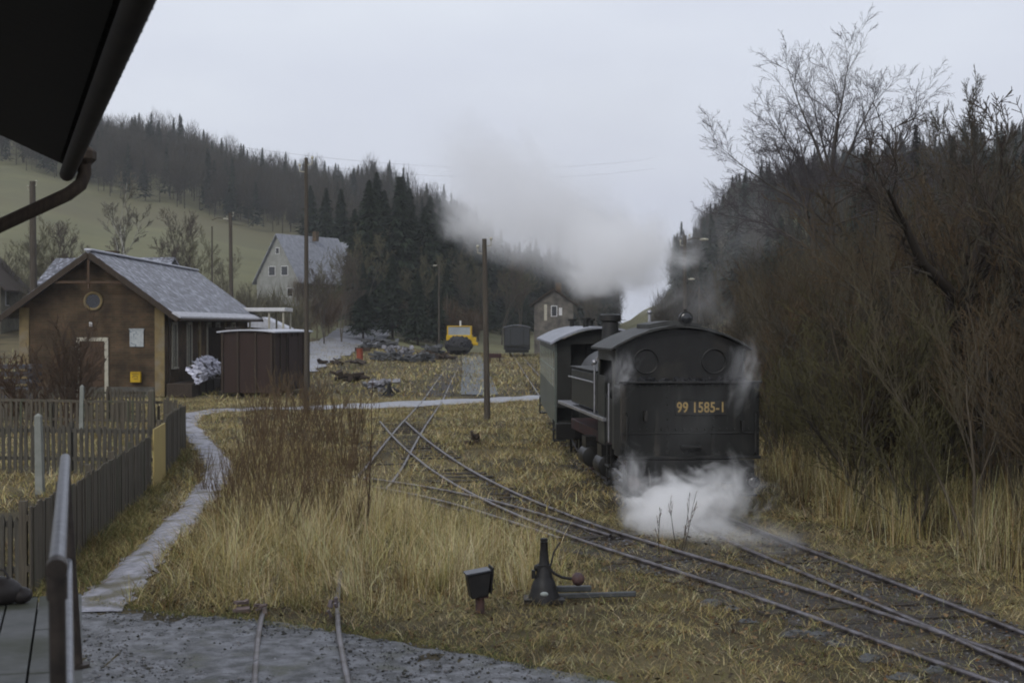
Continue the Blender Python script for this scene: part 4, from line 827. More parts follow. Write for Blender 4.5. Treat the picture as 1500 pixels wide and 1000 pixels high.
def tufts(n_t, per, poly, spread, hfun=None, gap=True, test=None, hv=(.55, 1.25)):
    global TID
    xs_ = np.array([p[0] for p in poly]); ys_ = np.array([p[1] for p in poly]); X, Y = [], []
    x = rng.uniform(xs_.min(), xs_.max(), n_t * 3); y = rng.uniform(ys_.min(), ys_.max(), n_t * 3); m = in_poly(poly, x, y); x, y = x[m][:n_t], y[m][:n_t]
    sp = rng.uniform(.4, 1.6, len(x)) * spread
    k = rng.poisson(per, len(x)) + 1
    tx = np.repeat(x, k); ty = np.repeat(y, k); s = np.repeat(sp, k)
    tx = tx + rng.normal(0, 1, len(tx)) * s; ty = ty + rng.normal(0, 1, len(ty)) * s
    th = np.repeat(rng.uniform(*hv, len(x)), k); ids = np.repeat(np.arange(len(x)), k)
    m = ~blocked(tx, ty)
    for ti_, P in enumerate(TRACKS):
        Pn = P[(P[:, 1] < 75)]
        if len(Pn): dd = dist_to(Pn, tx, ty); over = (ti_ == 3) & (ty > 15.4) & (ty < 29); m &= (dd > .33) | (rng.random(len(dd)) < np.where(over, .9, .55)); m &= (np.abs(dd - .405) > .06) | over
    if test is not None: m &= test(tx, ty)
    TID = ids[m]
    return tx[m], ty[m], th[m]
zone_near = [(-6.2, 14.0), (-2, 13.6), (.5, 11.6), (4.2, 11.2), (6, 9), (8.5, 9), (9, 16), (10, 24), (-7.5, 24), (-7, 17)]
x, y, th = tufts(9500, 16, zone_near, .10)
blades('grass', x, y, th * rng.uniform(.07, .20, len(x)), rng.uniform(.004, .008, len(x)), rng.uniform(.5, 1.8, len(x)), [(3.6, STRAW), (1.6, OLIVE), (1.5, BROWN), (1.4, PALE), (.5, GREEN), (.8, DARK)], 'short matted dead grass around the near tracks', 2)
zone_mid = [(-12, 24), (10, 24), (12, 40), (9, 60), (-20, 60), (-14, 40)]
x, y, th = tufts(11000, 13, zone_mid, .22)
blades('grass', x, y, th * rng.uniform(.10, .26, len(x)), rng.uniform(.010, .018, len(x)), rng.uniform(.4, 1.5, len(x)), [(4, STRAW), (1.0, OLIVE), (1.6, BROWN), (1.8, PALE)], 'dead grass of the middle ground', 2)
zone_far = [(-30, 60), (8, 60), (14, 150), (-40, 150)]
x, y, th = tufts(6000, 6, zone_far, .8)
blades('grass', x, y, th * rng.uniform(.15, .40, len(x)), rng.uniform(.03, .06, len(x)), rng.uniform(.3, 1.2, len(x)), [(3.5, STRAW), (1.6, OLIVE), (1.4, BROWN), (1.2, PALE)], 'rough grass across the yard', 1)
# tall pale reed grass in the middle
def weight_test(fn): return lambda X, Y: rng.random(len(X)) < fn(X, Y)
reed = [(-3.9, 16.0), (-1.2, 15.6), (.45, 17.2), (.8, 19.6), (-.4, 21.6), (-2.2, 24.6), (-4.4, 24.0)]
x, y, th = tufts(430, 38, reed, .11, hv=(.4, 1.3))
hr_ = th * rng.uniform(.22, .85, len(x)) * (.55 + .45 * sstep(15.6, 18.5, y))
blades('tall_grass', x, y, hr_, rng.uniform(.005, .010, len(x)), np.clip(rng.gamma(1.6, .36, len(x)), .05, 1.9), [(4, STRAW), (4, PALE), (1, BROWN), (.7, OLIVE)], 'tall pale dead grass between the siding and the near track', 4, stiff=.8)
reed2 = [(-6, 17), (-4.0, 15.6), (-3.2, 17), (-2.8, 26), (-6.6, 34), (-5.8, 24), (-4.3, 19)]
reed2 = [(-4.3, 15.7), (-3.0, 15.7), (-2.6, 20), (-2.4, 27), (-4.0, 34), (-6.2, 38), (-6.9, 34), (-6.0, 27), (-5.4, 21.5), (-4.75, 18.0)]
x, y, th = tufts(900, 24, reed2, .12, hv=(.4, 1.3))
blades('tall_grass', x, y, th * rng.uniform(.15, .48, len(x)), rng.uniform(.006, .011, len(x)), rng.uniform(.35, 1.7, len(x)), [(3.4, STRAW), (1.6, PALE), (2.6, BROWN), (1.4, OLIVE), (1, DARK)], 'brownish tall grass right of the footpath', 3, stiff=.8)
# right side tall reeds at the foot of the thicket
reed3 = [(5.2, 21.5), (6.3, 16.8), (7.0, 14), (9.5, 13), (10.5, 18), (8.6, 25), (6.6, 31), (4.9, 30), (4.7, 25)]
x, y, th = tufts(430, 26, reed3, .12, hv=(.35, 1.25))
blades('tall_grass', x, y, th * rng.uniform(.45, 1.15, len(x)), rng.uniform(.006, .011, len(x)), np.clip(rng.gamma(1.2, .28, len(x)), .04, 1.5), [(3, STRAW * .85), (2.4, PALE * .8), (1.6, BROWN), (1.5, OLIVE), (1.6, DARK)], 'tall straw coloured reeds at the foot of the right thicket', 4, stiff=.8)
# verge below the fence
verge = [(-5.5, 16.2), (-4.6, 17.0), (-5.0, 19.5), (-6.0, 23), (-6.8, 28), (-7.6, 33), (-8.3, 36.5), (-7.2, 29)]
x, y, th = tufts(900, 26, verge, .12)
blades('grass', x, y, th * rng.uniform(.12, .34, len(x)), rng.uniform(.006, .010, len(x)), rng.uniform(.4, 1.4, len(x)), [(3, STRAW), (2.5, OLIVE), (2, BROWN), (1.5, GREEN)], 'drooping grass on the verge below the board fence', 3)

# pebbles and clods on the gravel yard
def pebbles(name, label, n, poly, smin, smax, z, cols):
    x = rng.uniform(min(p[0] for p in poly), max(p[0] for p in poly), n); y = rng.uniform(min(p[1] for p in poly), max(p[1] for p in poly), n)
    m = in_poly(poly, x, y) & ~((x * dv[0] + y * dv[1] < 9.4) & (x * pv[0] + y * pv[1] > -.04)); x, y = x[m], y[m]; n = len(x)
    o6 = np.array([[1, 0, 0], [0, 1, 0], [-1, 0, 0], [0, -1, 0], [0, 0, .7], [0, 0, -.7]]); f8 = np.array([[0, 1, 4], [1, 2, 4], [2, 3, 4], [3, 0, 4], [1, 0, 5], [2, 1, 5], [3, 2, 5], [0, 3, 5]])
    s = (smin + (smax - smin) * rng.random(n) ** 4)[:, None, None]; P = o6[None] * s * rng.uniform(.6, 1.3, (n, 6, 3)); a = rng.uniform(0, 6.28, n)[:, None]
    X = P[:, :, 0] * np.cos(a) - P[:, :, 1] * np.sin(a) + x[:, None]; Y = P[:, :, 0] * np.sin(a) + P[:, :, 1] * np.cos(a) + y[:, None]
    V = np.stack([X, Y, P[:, :, 2] + z], 2).reshape(-1, 3); Fq = (f8[None] + np.arange(n)[:, None, None] * 6).reshape(-1, 3)
    c = np.array(cols)[rng.integers(len(cols), size=n)] * rng.uniform(.7, 1.3, (n, 1)); o = np_mesh(name, V, Fq, M_grass, cols=np.repeat(c, 6, 0)); tag(o, label, None, None, 'stuff')
yp = [(e_[0], e_[1] - .05) for e_ in edge] + [(5, 9), (5, 6.5), (-6, 6.5)]
pebbles('pebbles', 'loose pebbles and clods on the gravel yard', 60000, yp, .003, .026, -.060, [(.20, .205, .215), (.14, .142, .15), (.10, .10, .095), (.18, .175, .175), (.06, .058, .05)])
for nm_, P, n_, y1_ in (('ballast_stones', TRACKS[0], 15000, 34), ('ballast_stones', TRACKS[1], 15000, 26), ('path_stones', FP, 9000, 60)):
    Pm = P[(P[:, 1] > 9.5) & (P[:, 1] < y1_)]; hw_ = .72 if nm_ == 'ballast_stones' else .30; L1 = [tuple(q + np.array([hw_, 0])) for q in Pm]; L2 = [tuple(q - np.array([hw_, 0])) for q in Pm[::-1]]
    pebbles(nm_, 'loose stones along the ' + ('track' if hw_ > .5 else 'footpath'), n_ * (2 if hw_ > .5 else 8), L1 + L2, .006 if hw_ > .5 else .004, .034 if hw_ > .5 else .02, -.072, [(.11, .11, .12), (.06, .058, .055), (.15, .15, .16), (.09, .075, .055)] if hw_ > .5 else [(.30, .30, .33), (.16, .16, .17), (.22, .22, .24)])
yx = rng.uniform(-3.5, 4.5, 5200); yy_ = rng.uniform(8.5, 15.6, 5200); gm = in_poly(yp, yx, yy_) & (np.sin(yx * 2.1 + yy_ * 1.3) + np.sin(yy_ * 3.1 - yx) + rng.normal(0, .5, len(yx)) > .9); yx, yy_ = yx[gm], yy_[gm]
blades('grass', yx, yy_, rng.uniform(.02, .06, len(yx)), rng.uniform(.003, .006, len(yx)), rng.uniform(.4, 1.6, len(yx)), [(2, OLIVE), (2, GREEN), (1, STRAW)], 'sparse short grass growing through the gravel yard', 2)
ex2 = rng.uniform(-4.8, 2.2, 9000); ey2 = np.interp(ex2, ex_[o1], ey_[o1]) + np.abs(rng.normal(0, .2, 9000)) - .08 - .22 * np.clip(np.sin(ex2 * 3.1) * np.sin(ex2 * 1.3 + 1), 0, 1)
blades('grass', ex2, ey2, rng.uniform(.03, .11, 9000), rng.uniform(.004, .007, 9000), rng.uniform(.4, 1.6, 9000), [(2.4, OLIVE), (2.6, GREEN), (2, STRAW)], 'green grass fringe along the edge of the gravel yard', 2)
# fallen leaves and litter
def leaves(name, label, n, poly, z0, cols, smin=.012, smax=.035):
    x = rng.uniform(min(p[0] for p in poly), max(p[0] for p in poly), n); y = rng.uniform(min(p[1] for p in poly), max(p[1] for p in poly), n); m = in_poly(poly, x, y) & ~blocked(x, y); x, y = x[m], y[m]; n = len(x)
    a = rng.uniform(0, 6.28, n); s_ = rng.uniform(smin, smax, n); z = height(x, y) + z0 + rng.random(n) * .035; q = []
    for k, (u, v) in enumerate(((1, 0), (0, .55), (-1, 0), (0, -.55))): q.append(np.stack([x + (u * np.cos(a) - v * np.sin(a)) * s_, y + (u * np.sin(a) + v * np.cos(a)) * s_, z + rng.normal(0, .35, n) * s_], 1))
    V = np.stack(q, 1).reshape(-1, 3); c = np.array(cols)[rng.integers(len(cols), size=n)] * rng.uniform(.6, 1.3, (n, 1)); o = np_mesh(name, V, np.arange(len(V)).reshape(-1, 4), M_grass, cols=np.repeat(c, 4, 0)); tag(o, label, None, None, 'stuff')
leaves('fallen_leaves', 'brown fallen leaves in the short grass', 16000, zone_near, .03, [(.10, .055, .025), (.06, .038, .02), (.16, .11, .06), (.045, .035, .025)])
leaves('fallen_leaves', 'dark leaf litter under the right thicket', 14000, reed3, .04, [(.07, .045, .025), (.04, .028, .018), (.12, .085, .05)])
# weed stalks: straight thin branching stems as tubes
def prisms(name, segs, m, cols=None, parent=None, n=3, kind=None):
    S = np.array(segs, np.float32)   # x0 y0 z0 x1 y1 z1 r0 r1 (+ rgb)
    p0, p1, r0, r1 = S[:, 0:3], S[:, 3:6], S[:, 6], S[:, 7]; c = S[:, 8:11] if S.shape[1] > 8 else np.tile(np.array(cols), (len(S), 1))
    d = p1 - p0; d /= np.maximum(np.linalg.norm(d, axis=1), 1e-6)[:, None]
    up = np.where(np.abs(d[:, 2:3]) > .9, np.array([[1., 0, 0]]), np.array([[0, 0, 1.]])); a = np.cross(d, up); a /= np.linalg.norm(a, axis=1)[:, None]; b = np.cross(d, a)
    rows = []
    for (p, r) in ((p0, r0), (p1, r1)):
        for k in range(n): t = 2 * math.pi * k / n; rows.append(p + (a * math.cos(t) + b * math.sin(t)) * r[:, None])
    V = np.stack(rows, 1).reshape(-1, 3); base = np.arange(len(S)) * 2 * n; q = []
    for k in range(n): k2 = (k + 1) % n; q.append(np.stack([base + k, base + k2, base + n + k2, base + n + k], 1))
    return np_mesh(name, V, np.concatenate(q), m, cols=np.repeat(c, 2 * n, 0), parent=parent)
def branch(segs, r, p, d, L_, rad, lvl, P, col):
    nst = P['steps'][lvl]; q = np.array(p, float); d = np.array(d, float)
    rr = rad; sl = L_ / nst; rend = max(P['rmin'], rad * P['taper'])
    for i in range(nst):
        wb = P['wob'] * (P.get('w0', 1) if lvl == 0 else 1); d = d + np.array([r.gauss(0, wb), r.gauss(0, wb), r.gauss(0, wb) + P['up'][lvl]]); d /= np.linalg.norm(d)
        q2 = q + d * sl; r2 = rad + (rend - rad) * (i + 1) / nst; segs.append((*q, *q2, rr, r2, *col)); 
        if lvl < P['lv'] and (i + 1) / nst > P['start'][lvl]:
            for _ in range(P['kids'][lvl]):
                if r.random() > P.get('prob', .9): continue
                an = r.uniform(*P['ang'][lvl]); ph = r.uniform(0, 2 * math.pi)
                u = np.cross(d, [0, 0, 1.0]) if abs(d[2]) < .95 else np.array([1., 0, 0]); u /= np.linalg.norm(u); v = np.cross(d, u)
                dd = d * math.cos(an) + (u * math.cos(ph) + v * math.sin(ph)) * math.sin(an)
                branch(segs, r, q2, dd, L_ * P['len'][lvl] * r.uniform(.6, 1.15) * (1 - .35 * (i + 1) / nst), max(P['rmin'], r2 * P['rk']), lvl + 1, P, col if lvl < 1 else P['tcol'])
        q, rr = q2, r2
TREE = dict(steps=[7, 5, 4, 3, 2], kids=[2, 2, 2, 3, 0], lv=4, start=[.35, .25, .1, .1, 0], ang=[(.45, .95), (.4, .9), (.35, .9), (.3, .9), (0, 0)], len=[.55, .55, .55, .55, .5], up=[.02, .05, .05, .06, .05], wob=.09, taper=.35, rk=.62, rmin=.008, tcol=(.060, .048, .040))
def mk_tree(seed, hgt, rad, P, col=(.055, .046, .038), d0=(0, 0, 1), trunk_part=True, multi=1, spread=.3):
    r = random.Random(seed); segs = []
    for k in range(multi):
        d = np.array(d0, float) + (np.array([r.gauss(0, spread), r.gauss(0, spread), 0]) if multi > 1 else 0)
        branch(segs, r, (r.gauss(0, .12) * (multi > 1), r.gauss(0, .12) * (multi > 1), -.1), d / np.linalg.norm(d), hgt * r.uniform(.8, 1.05), rad * r.uniform(.7, 1), 0, P, col)
    return segs
def tree_obj(name, label, cat, segs, loc, rz=0, group=None, thr=.05, scale=1):
    S = np.array(segs); t = thing(name, label, cat, loc, rz, group); big = S[:, 6] > thr
    if big.any() and (~big).any():
        prisms('trunk', S[big], M_twig, parent=t, n=7); prisms('branches', S[~big], M_twig, parent=t, n=3)
    else: prisms('branches', S, M_twig, parent=t, n=3)
    t.scale = (scale,) * 3; return t
def fork(t, label, loc, rz, scale, group=None):
    c = copy_tree(t); c['label'] = label; c.location = loc; c.rotation_euler.z = rz; c.scale = (scale,) * 3
    if group: c['group'] = group
    return c
# the two tall bare trees
P1_ = dict(TREE); P1_.update(rmin=.007, steps=[8, 6, 5, 4, 3], kids=[2, 2, 2, 2, 0], start=[.36, .2, .1, .1, 0], up=[.02, .035, .03, .03, .03], ang=[(.45, 1.05), (.4, .9), (.35, .95), (.4, 1.0), (0, 0)], len=[.80, .62, .56, .52, .5], prob=.80, wob=.10, rk=.58, w0=.3, taper=.42)
TX = lambda px, Y: ((px - 750) * Y / F, Y, hz((px - 750) * Y / F, Y) - .1)
def mk_crown(seed, hf, rad, limbs, col=(.060, .052, .044), lean=(0, 0), wig=.05, tc=(.072, .064, .066)):
    """straight trunk to the fork at hf, then limbs (azimuth deg, tilt deg, length, start fraction, radius share)"""
    r = random.Random(seed); S = []; n = 9; q = np.array([0, 0, -.3]); pts = [q]
    for i in range(n): q = q + np.array([lean[0] / n + r.gauss(0, wig), lean[1] / n + r.gauss(0, wig), (hf + .3) / n]); pts.append(q)
    rr = [rad * (1 - .45 * i / n) for i in range(n + 1)]
    for i in range(n): S.append((*pts[i], *pts[i + 1], rr[i], rr[i + 1], *col))
    PL_ = dict(P1_, lv=4, tcol=tc)
    for (az_, ti, L_, st, rs) in limbs:
        az_ += r.gauss(0, 8); ti += r.gauss(0, 3); a_, t_ = R(az_), R(ti); k = min(n, int(st * n)); d = (math.sin(t_) * math.cos(a_), math.sin(t_) * math.sin(a_), math.cos(t_))
        branch(S, r, pts[k], d, L_, rr[k] * rs, 1, dict(PL_, steps=[8, 8, 5, 4, 3], start=[0, .22, .12, .1, 0], up=[0, .045, .03, .03, .02], len=[.7, .50, .55, .5, .5], kids=[2, 2, 2, 2, 0], prob=.80, wob=.085, taper=.18, ang=[(.4, .8), (.35, .85), (.35, .95), (.4, 1.0), (0, 0)]), col)
    return S
TL = [(175, 62, 4.6, .88, .42), (190, 48, 5.4, .95, .5), (160, 30, 6.2, 1, .62), (80, 22, 6.0, 1, .6), (20, 18, 6.6, 1, .66), (350, 38, 6.0, 1, .58), (5, 55, 5.4, .95, .5), (340, 66, 4.4, .85, .4), (270, 30, 5.4, 1, .5), (230, 52, 4.6, .9, .42), (110, 52, 4.4, .92, .42)]
tree_obj('bare_tree', 'tallest bare tree with wide forked crown above the engine smoke', 'tree', mk_crown(21, 9.4, .30, TL), TX(1216, 64), 0, 'tall bare trees on the right', .07, .88)
TLb = [(180, 70, 4.6, .80, .42), (170, 60, 5.4, .88, .5), (185, 44, 5.6, 1, .6), (200, 28, 4.6, 1, .6), (150, 20, 4.8, 1, .55), (90, 50, 3.8, .9, .42), (350, 30, 3.6, 1, .5), (260, 50, 3.8, .92, .42)]
tree_obj('bare_tree', 'bare tree with slimmer trunk just left of the tallest one, its limbs arching left', 'tree', mk_crown(34, 8.3, .22, TLb, lean=(-.3, 0)), TX(1196, 61), 0, 'tall bare trees on the right', .07, .86)
TLc = [(0, 60, 4.6, .85, .42), (10, 42, 5.2, .95, .5), (350, 25, 5.2, 1, .6), (180, 20, 5.0, 1, .6), (170, 42, 4.0, .95, .45), (60, 45, 4.0, .95, .42), (270, 40, 4.0, 1, .42)]
tree_obj('bare_tree', 'bare tree right of the tallest one, its crown half in the smoke', 'tree', mk_crown(57, 9.0, .22, TLc), TX(1282, 68), 0, 'tall bare trees on the right', .07, .88)
P2_ = dict(TREE); P2_.update(rmin=.009, ang=[(.2, .5), (.2, .5), (.2, .55), (.2, .6), (0, 0)], len=[.6, .6, .6, .55, .5], up=[.0, .10, .12, .12, .1], tcol=(.085, .066, .042))
s4 = mk_tree(8, 5.9, .10, dict(P2_, rmin=.005, tcol=(.075, .068, .055), ang=[(.25, .6), (.25, .6), (.25, .65), (.3, .7), (0, 0)]), multi=3, spread=.16); fan = tree_obj('fan_shaped_tree', 'bare tree with an upright fan of fine twigs at the upper right', 'tree', s4, TX(1432, 36), 0, 'tall bare trees on the right', .04)
# crooked dark forked tree, near right
P3_ = dict(TREE); P3_.update(up=[.0, .03, .04, .05, .05], wob=.12)
segs = []; r_ = random.Random(5)
def PX3(px, py, Y): return (( px - 750) * Y / F, Y, H - (py - 475) * Y / F)
def limb(pts, rads, col, kidsP, r):
    for i in range(len(pts) - 1):
        a_, b_ = np.array(pts[i]), np.array(pts[i + 1]); segs.append((*a_, *b_, rads[i], rads[i + 1], *col))
        for _ in range(3):
            t = r.random(); q = a_ + (b_ - a_) * t; ph = r.uniform(0, 6.28); dd = (b_ - a_) / np.linalg.norm(b_ - a_) + np.array([math.cos(ph), math.sin(ph), .2]) * .7; dd /= np.linalg.norm(dd)
            branch(segs, r, q, dd, r.uniform(.8, 1.8), rads[i + 1] * .45, 2, kidsP, P['tcol'] if False else (.060, .052, .040))
dk = (.032, .026, .020)
base = PX3(1425, 720, 27); j1 = PX3(1417, 470, 27)
limb([base, PX3(1420, 600, 27), j1], [.17, .15, .14], dk, P3_, r_)
limb([j1, PX3(1390, 425, 26.5), PX3(1350, 385, 26), PX3(1325, 330, 25.6), PX3(1300, 280, 25)], [.13, .11, .095, .06, .03], dk, P3_, r_)
limb([j1, PX3(1420, 400, 27), PX3(1440, 340, 27.4), PX3(1462, 260, 27.6), PX3(1470, 200, 27.8)], [.10, .085, .07, .05, .025], dk, P3_, r_)
limb([PX3(1418, 560, 27), PX3(1450, 500, 26.6), PX3(1490, 440, 26), PX3(1540, 360, 26)], [.09, .075, .06, .035], dk, P3_, r_)
bx_ = Vector(base); S = [( *(Vector(s[:3]) - Vector((bx_.x, bx_.y, 0))), *(Vector(s[3:6]) - Vector((bx_.x, bx_.y, 0))), *s[6:]) for s in segs]
tree_obj('crooked_tree', 'dark crooked forked tree inside the thicket on the right', 'tree', S, (bx_.x, bx_.y, 0), 0, None, .05)
# thicket: shrub prototypes then copies
PB = dict(steps=[5, 4, 3, 2], kids=[2, 2, 2, 0], lv=3, start=[.15, .1, .1, 0], ang=[(.25, .7), (.3, .8), (.3, .9), (0, 0)], len=[.55, .55, .5, .5], up=[.03, .06, .06, .05], wob=.10, taper=.4, rk=.6, rmin=.0065, tcol=(.105, .078, .040))
protos = []
CT = [(.074, .056, .034), (.088, .080, .038), (.060, .054, .040), (.092, .064, .036)]
for i in range(5):
    Pb = dict(PB); Pb['tcol'] = CT[i % 4]; sg = mk_tree(100 + i, 3.6 + .5 * i, [.035, .06, .03, .07, .03][i], Pb, col=[(.034, .026, .019), (.050, .042, .032), (.030, .022, .016), (.060, .052, .040), (.028, .022, .016)][i], multi=[8, 5, 8, 4, 9][i], spread=.28); protos.append(sg)
r_ = random.Random(99); cnt = 0; pobj = []
adj = ['brown', 'olive brown', 'grey brown', 'reddish brown']
spots = []
for Y in np.arange(19.5, 60, 1.9):
    xl = {True: 5.0 + (Y < 22) * (22 - Y) * .75, False: 5.0 + (Y - 30) * .12}[Y < 30] + .9
    for X in np.arange(xl, 750 * Y / F + 2.5, 1.75): spots.append((X + r_.uniform(-.7, .7), Y + r_.uniform(-.8, .8)))
r_.shuffle(spots)
for i, (X, Y) in enumerate(spots[:230]):
    k = i % 5; sc_ = r_.uniform(.6, 1.05) * (1.0 if X > 7.5 + (Y - 20) * .08 else .72)
    lab = f'{adj[k % 4]} bare shrub tangled in the thicket right of the tracks'
    if i < 5: o = tree_obj('bare_shrub', lab, 'shrub', protos[k], (X, Y, hz(X, Y) - .05), r_.uniform(0, 6), 'bare shrubs of the thicket right of the tracks', .03, sc_); pobj.append(o)
    else: fork(pobj[k], lab, (X, Y, hz(X, Y) - .05), r_.uniform(0, 6), sc_)
# slender thicket trees behind, forming the high skyline on the right
protT = []
for i in range(3):
    Pt = dict(P2_); Pt.update(rmin=.0055, tcol=[(.115, .105, .048), (.115, .094, .054), (.092, .086, .060)][i], up=[.0, .07, .08, .08, .08], prob=.8); protT.append(mk_tree(300 + i, 6.8 + i * .6, .08, Pt, col=(.038, .030, .022), multi=2, spread=.18))
tops = [(1120, 52, .55), (1150, 50, .7), (1180, 47, .8), (1215, 46, .85), (1245, 52, 1.0), (1270, 42, .9), (1300, 48, 1.05), (1325, 38, .85), (1350, 44, 1.05), (1375, 36, .9), (1400, 42, 1.1), (1425, 48, 1.2), (1455, 34, .95), (1480, 40, 1.1), (1500, 33, 1.0), (1530, 37, 1.1), (1310, 56, 1.1), (1230, 60, 1.05), (1180, 66, 1.0), (1370, 60, 1.25), (1440, 58, 1.35), (1500, 52, 1.4), (1140, 72, .9), (1110, 85, .95), (1160, 88, 1.2), (1260, 75, 1.2), (1490, 28, .8)]
tb = []
for i, (px, Y, s_) in enumerate(tops):
    s_ *= .50 if px < 1350 else .48
    lab = ['thin olive twigged tree rising out of the right thicket', 'thin brown twigged tree rising out of the right thicket', 'thin grey twigged tree rising out of the right thicket'][i % 3]
    if i < 3: tb.append(tree_obj('thicket_tree', lab, 'tree', protT[i], TX(px, Y), r_.uniform(0, 6), 'slender trees of the right thicket', .05, s_))
    else: fork(tb[i % 3], lab, TX(px, Y), r_.uniform(0, 6), s_)
protK = []
for i in range(4): protK.append(mk_tree(800 + i, 5.2 + .5 * i, .06 + .008 * i, dict(P2_, rmin=.006, kids=[1, 2, 1, 1, 0], start=[.25, .2, .2, .2, 0], wob=.07, w0=1.0, prob=.75, tcol=(.10, .085, .055)), col=[(.105, .095, .075), (.075, .062, .045), (.13, .12, .10), (.06, .048, .034)][i], multi=1 + i % 2, spread=.25))
kb = []; kad = ['grey barked', 'brown barked', 'pale barked', 'dark barked']
for i in range(44):
    Y = r_.uniform(20.5, 46); X = (6.3 + max(0, 24 - Y) * .55 + (Y - 24) * .10) + abs(r_.gauss(0, 3.6)); k_ = i % 4
    if X > 750 * Y / F + 1.5: X = 750 * Y / F * r_.uniform(.62, 1.0)
    if X < 376 * Y / F + .6: X = 376 * Y / F + .6 + r_.random() * 1.5
    sk_ = min(r_.uniform(.5, .85), .34 + .0085 * Y)
    lab = kad[k_] + ' slender trunk standing in the front of the right thicket'
    if i < 4: kb.append(tree_obj('slender_tree', lab, 'tree', protK[i], (X, Y, hz(X, Y) - .05), r_.uniform(0, 6), 'slender trunks at the front of the right thicket', .028, sk_))
    else: fork(kb[k_], lab, (X, Y, hz(X, Y) - .05), r_.uniform(0, 6), sk_)
# brown stem shrubs in the middle left
PS = dict(steps=[6, 3, 2], kids=[1, 1, 0], lv=2, start=[.4, .2, 0], ang=[(.15, .4), (.2, .5), (0, 0)], len=[.35, .4, .4], up=[.04, .1, .1], wob=.035, taper=.35, rk=.6, rmin=.0035, tcol=(.13, .070, .038), prob=.7)
sp_ = []
for i in range(3): Pq = dict(PS); Pq['tcol'] = [(.140, .094, .050), (.095, .066, .038), (.15, .112, .056)][i]; sp_.append(mk_tree(500 + i, 1.22, .0085, Pq, col=(.110, .078, .048), multi=30, spread=.26))
ST = [(300, 725, 'at the left edge of the brown stems beside the path', .6), (330, 770, 'low left one nearest the gravel', .75), (365, 800, 'in front near the gravel edge', .8), (390, 755, 'tall one just left of the thick clump', 1.1), (420, 790, 'front one in the middle of the clump', 1.0), (440, 735, 'thick dark one at the heart of the clump', 1.15), (470, 780, 'front right one of the clump', .95), (500, 745, 'right of the clump heart', .9), (520, 800, 'low right one near the rail end', .65), (400, 700, 'tall thin one left of centre behind', 1.2), (455, 690, 'tall thin one behind the heart', 1.2), (505, 690, 'right rear one with thin stems', 1.15), (370, 680, 'rear left one near the path', 1.1), (430, 655, 'far one under the thin pole', 1.3), (480, 650, 'far one right of the thin pole', 1.3), (390, 640, 'far left one before the brown shed', 1.2), (530, 720, 'right end one beside the crossing rails', .8), (345, 735, 'left low one over the path', .8), (520, 650, 'far right one before the white path', 1.1), (455, 625, 'farthest one beneath the thin pole', 1.4), (410, 610, 'farthest left one before the brown shed', 1.3)]
so_ = []
for i, (px, py, lab, s_) in enumerate(ST):
    x, y = G(px, py); lab = 'reddish brown stem shrub, ' + lab
    if i < 3: so_.append(tree_obj('stem_shrub', lab, 'shrub', sp_[i], (x, y, hz(x, y)), r_.uniform(0, 6), 'brown stem shrubs between path and siding', .5, s_))
    else: fork(so_[i % 3], lab, (x, y, hz(x, y)), r_.uniform(0, 6), s_)
x, y = G(538, 800); tree_obj('sapling', 'single thin dark sapling standing in the tall grass', 'sapling', mk_tree(71, 2.6, .014, dict(PS, wob=.02, start=[.3, .2, 0]), col=(.05, .035, .025)), (x, y, 0), 0, None, .5)
x, y = G(985, 810); tree_obj('sapling', 'small bare sapling in front of the white steam', 'sapling', mk_tree(72, .75, .008, dict(PS, kids=[2, 1, 0], start=[.2, .2, 0]), col=(.05, .04, .03), multi=4, spread=.22), (x, y, 0), 0, None, .5)
tree_obj('bare_shrub', 'reddish bare garden shrub in front of the brick shed door', 'shrub', mk_tree(74, 2.8, .03, dict(PB, tcol=(.075, .055, .040), rmin=.007, ang=[(.2, .5), (.2, .6), (.3, .8), (0, 0)]), col=(.07, .045, .03), multi=9, spread=.25), TX(98, 43), 0, None, .03)
tree_obj('bare_shrub', 'short bare shrub beside the left corner of the brick shed', 'shrub', mk_tree(75, 2.0, .03, dict(PB, tcol=(.09, .06, .04), rmin=.01), col=(.07, .045, .03), multi=5, spread=.3), TX(30, 44), 0, None, .03)
# mid distance bare trees on the left slope
protD = [mk_tree(600 + i, 8 + i, .12, dict(P2_, rmin=.014, kids=[2, 2, 2, 2, 0], ang=[(.35, .85), (.35, .85), (.4, .9), (.4, .9), (0, 0)], tcol=[(.10, .088, .062), (.085, .070, .055), (.11, .10, .06)][i], prob=.75), col=(.09, .08, .065), multi=2, spread=.12) for i in range(3)]
LT = [(118, 132, .7, 'small bare tree at the pipe elbow above the shed roof'), (125, 125, .8, 'bare tree above the left slope of the shed roof'), (60, 128, .75, 'bare tree behind the capped pole'), (25, 126, .8, 'bare tree above the cream cottage'), (262, 138, .95, 'bushy bare tree above the far shed ridge'), (285, 145, .8, 'small bushy tree left of the street lamp'), (325, 175, .6, 'lone bare tree on the meadow above the lamp'), (445, 138, .6, 'low bare tree beneath the long pale roof'), (475, 140, .65, 'low bare tree left of the conifers'), (350, 135, .6, 'low bare tree behind the far shed roof'), (500, 150, .8, 'leaning bare tree above the road bend'), (530, 165, .9, 'bare tree in front of the leftmost conifer'), (240, 128, .7, 'low bushy tree on the shed ridge'), (-20, 128, .9, 'bare tree beyond the cream cottage'), (680, 190, .9, 'pale bare tree above the yellow rail vehicle'), (700, 185, .95, 'thin bare tree left of the leaning pole top'), (735, 190, 1.0, 'bare tree right of the leaning pole in the smoke'), (760, 200, .95, 'bare tree above the grey wagon'), (860, 210, .9, 'bare tree right of the small brick signal house'), (880, 230, .9, 'bare tree at the foot of the smoke'), (625, 170, .8, 'pale trunked bare tree before the dark conifers')]
dob = []
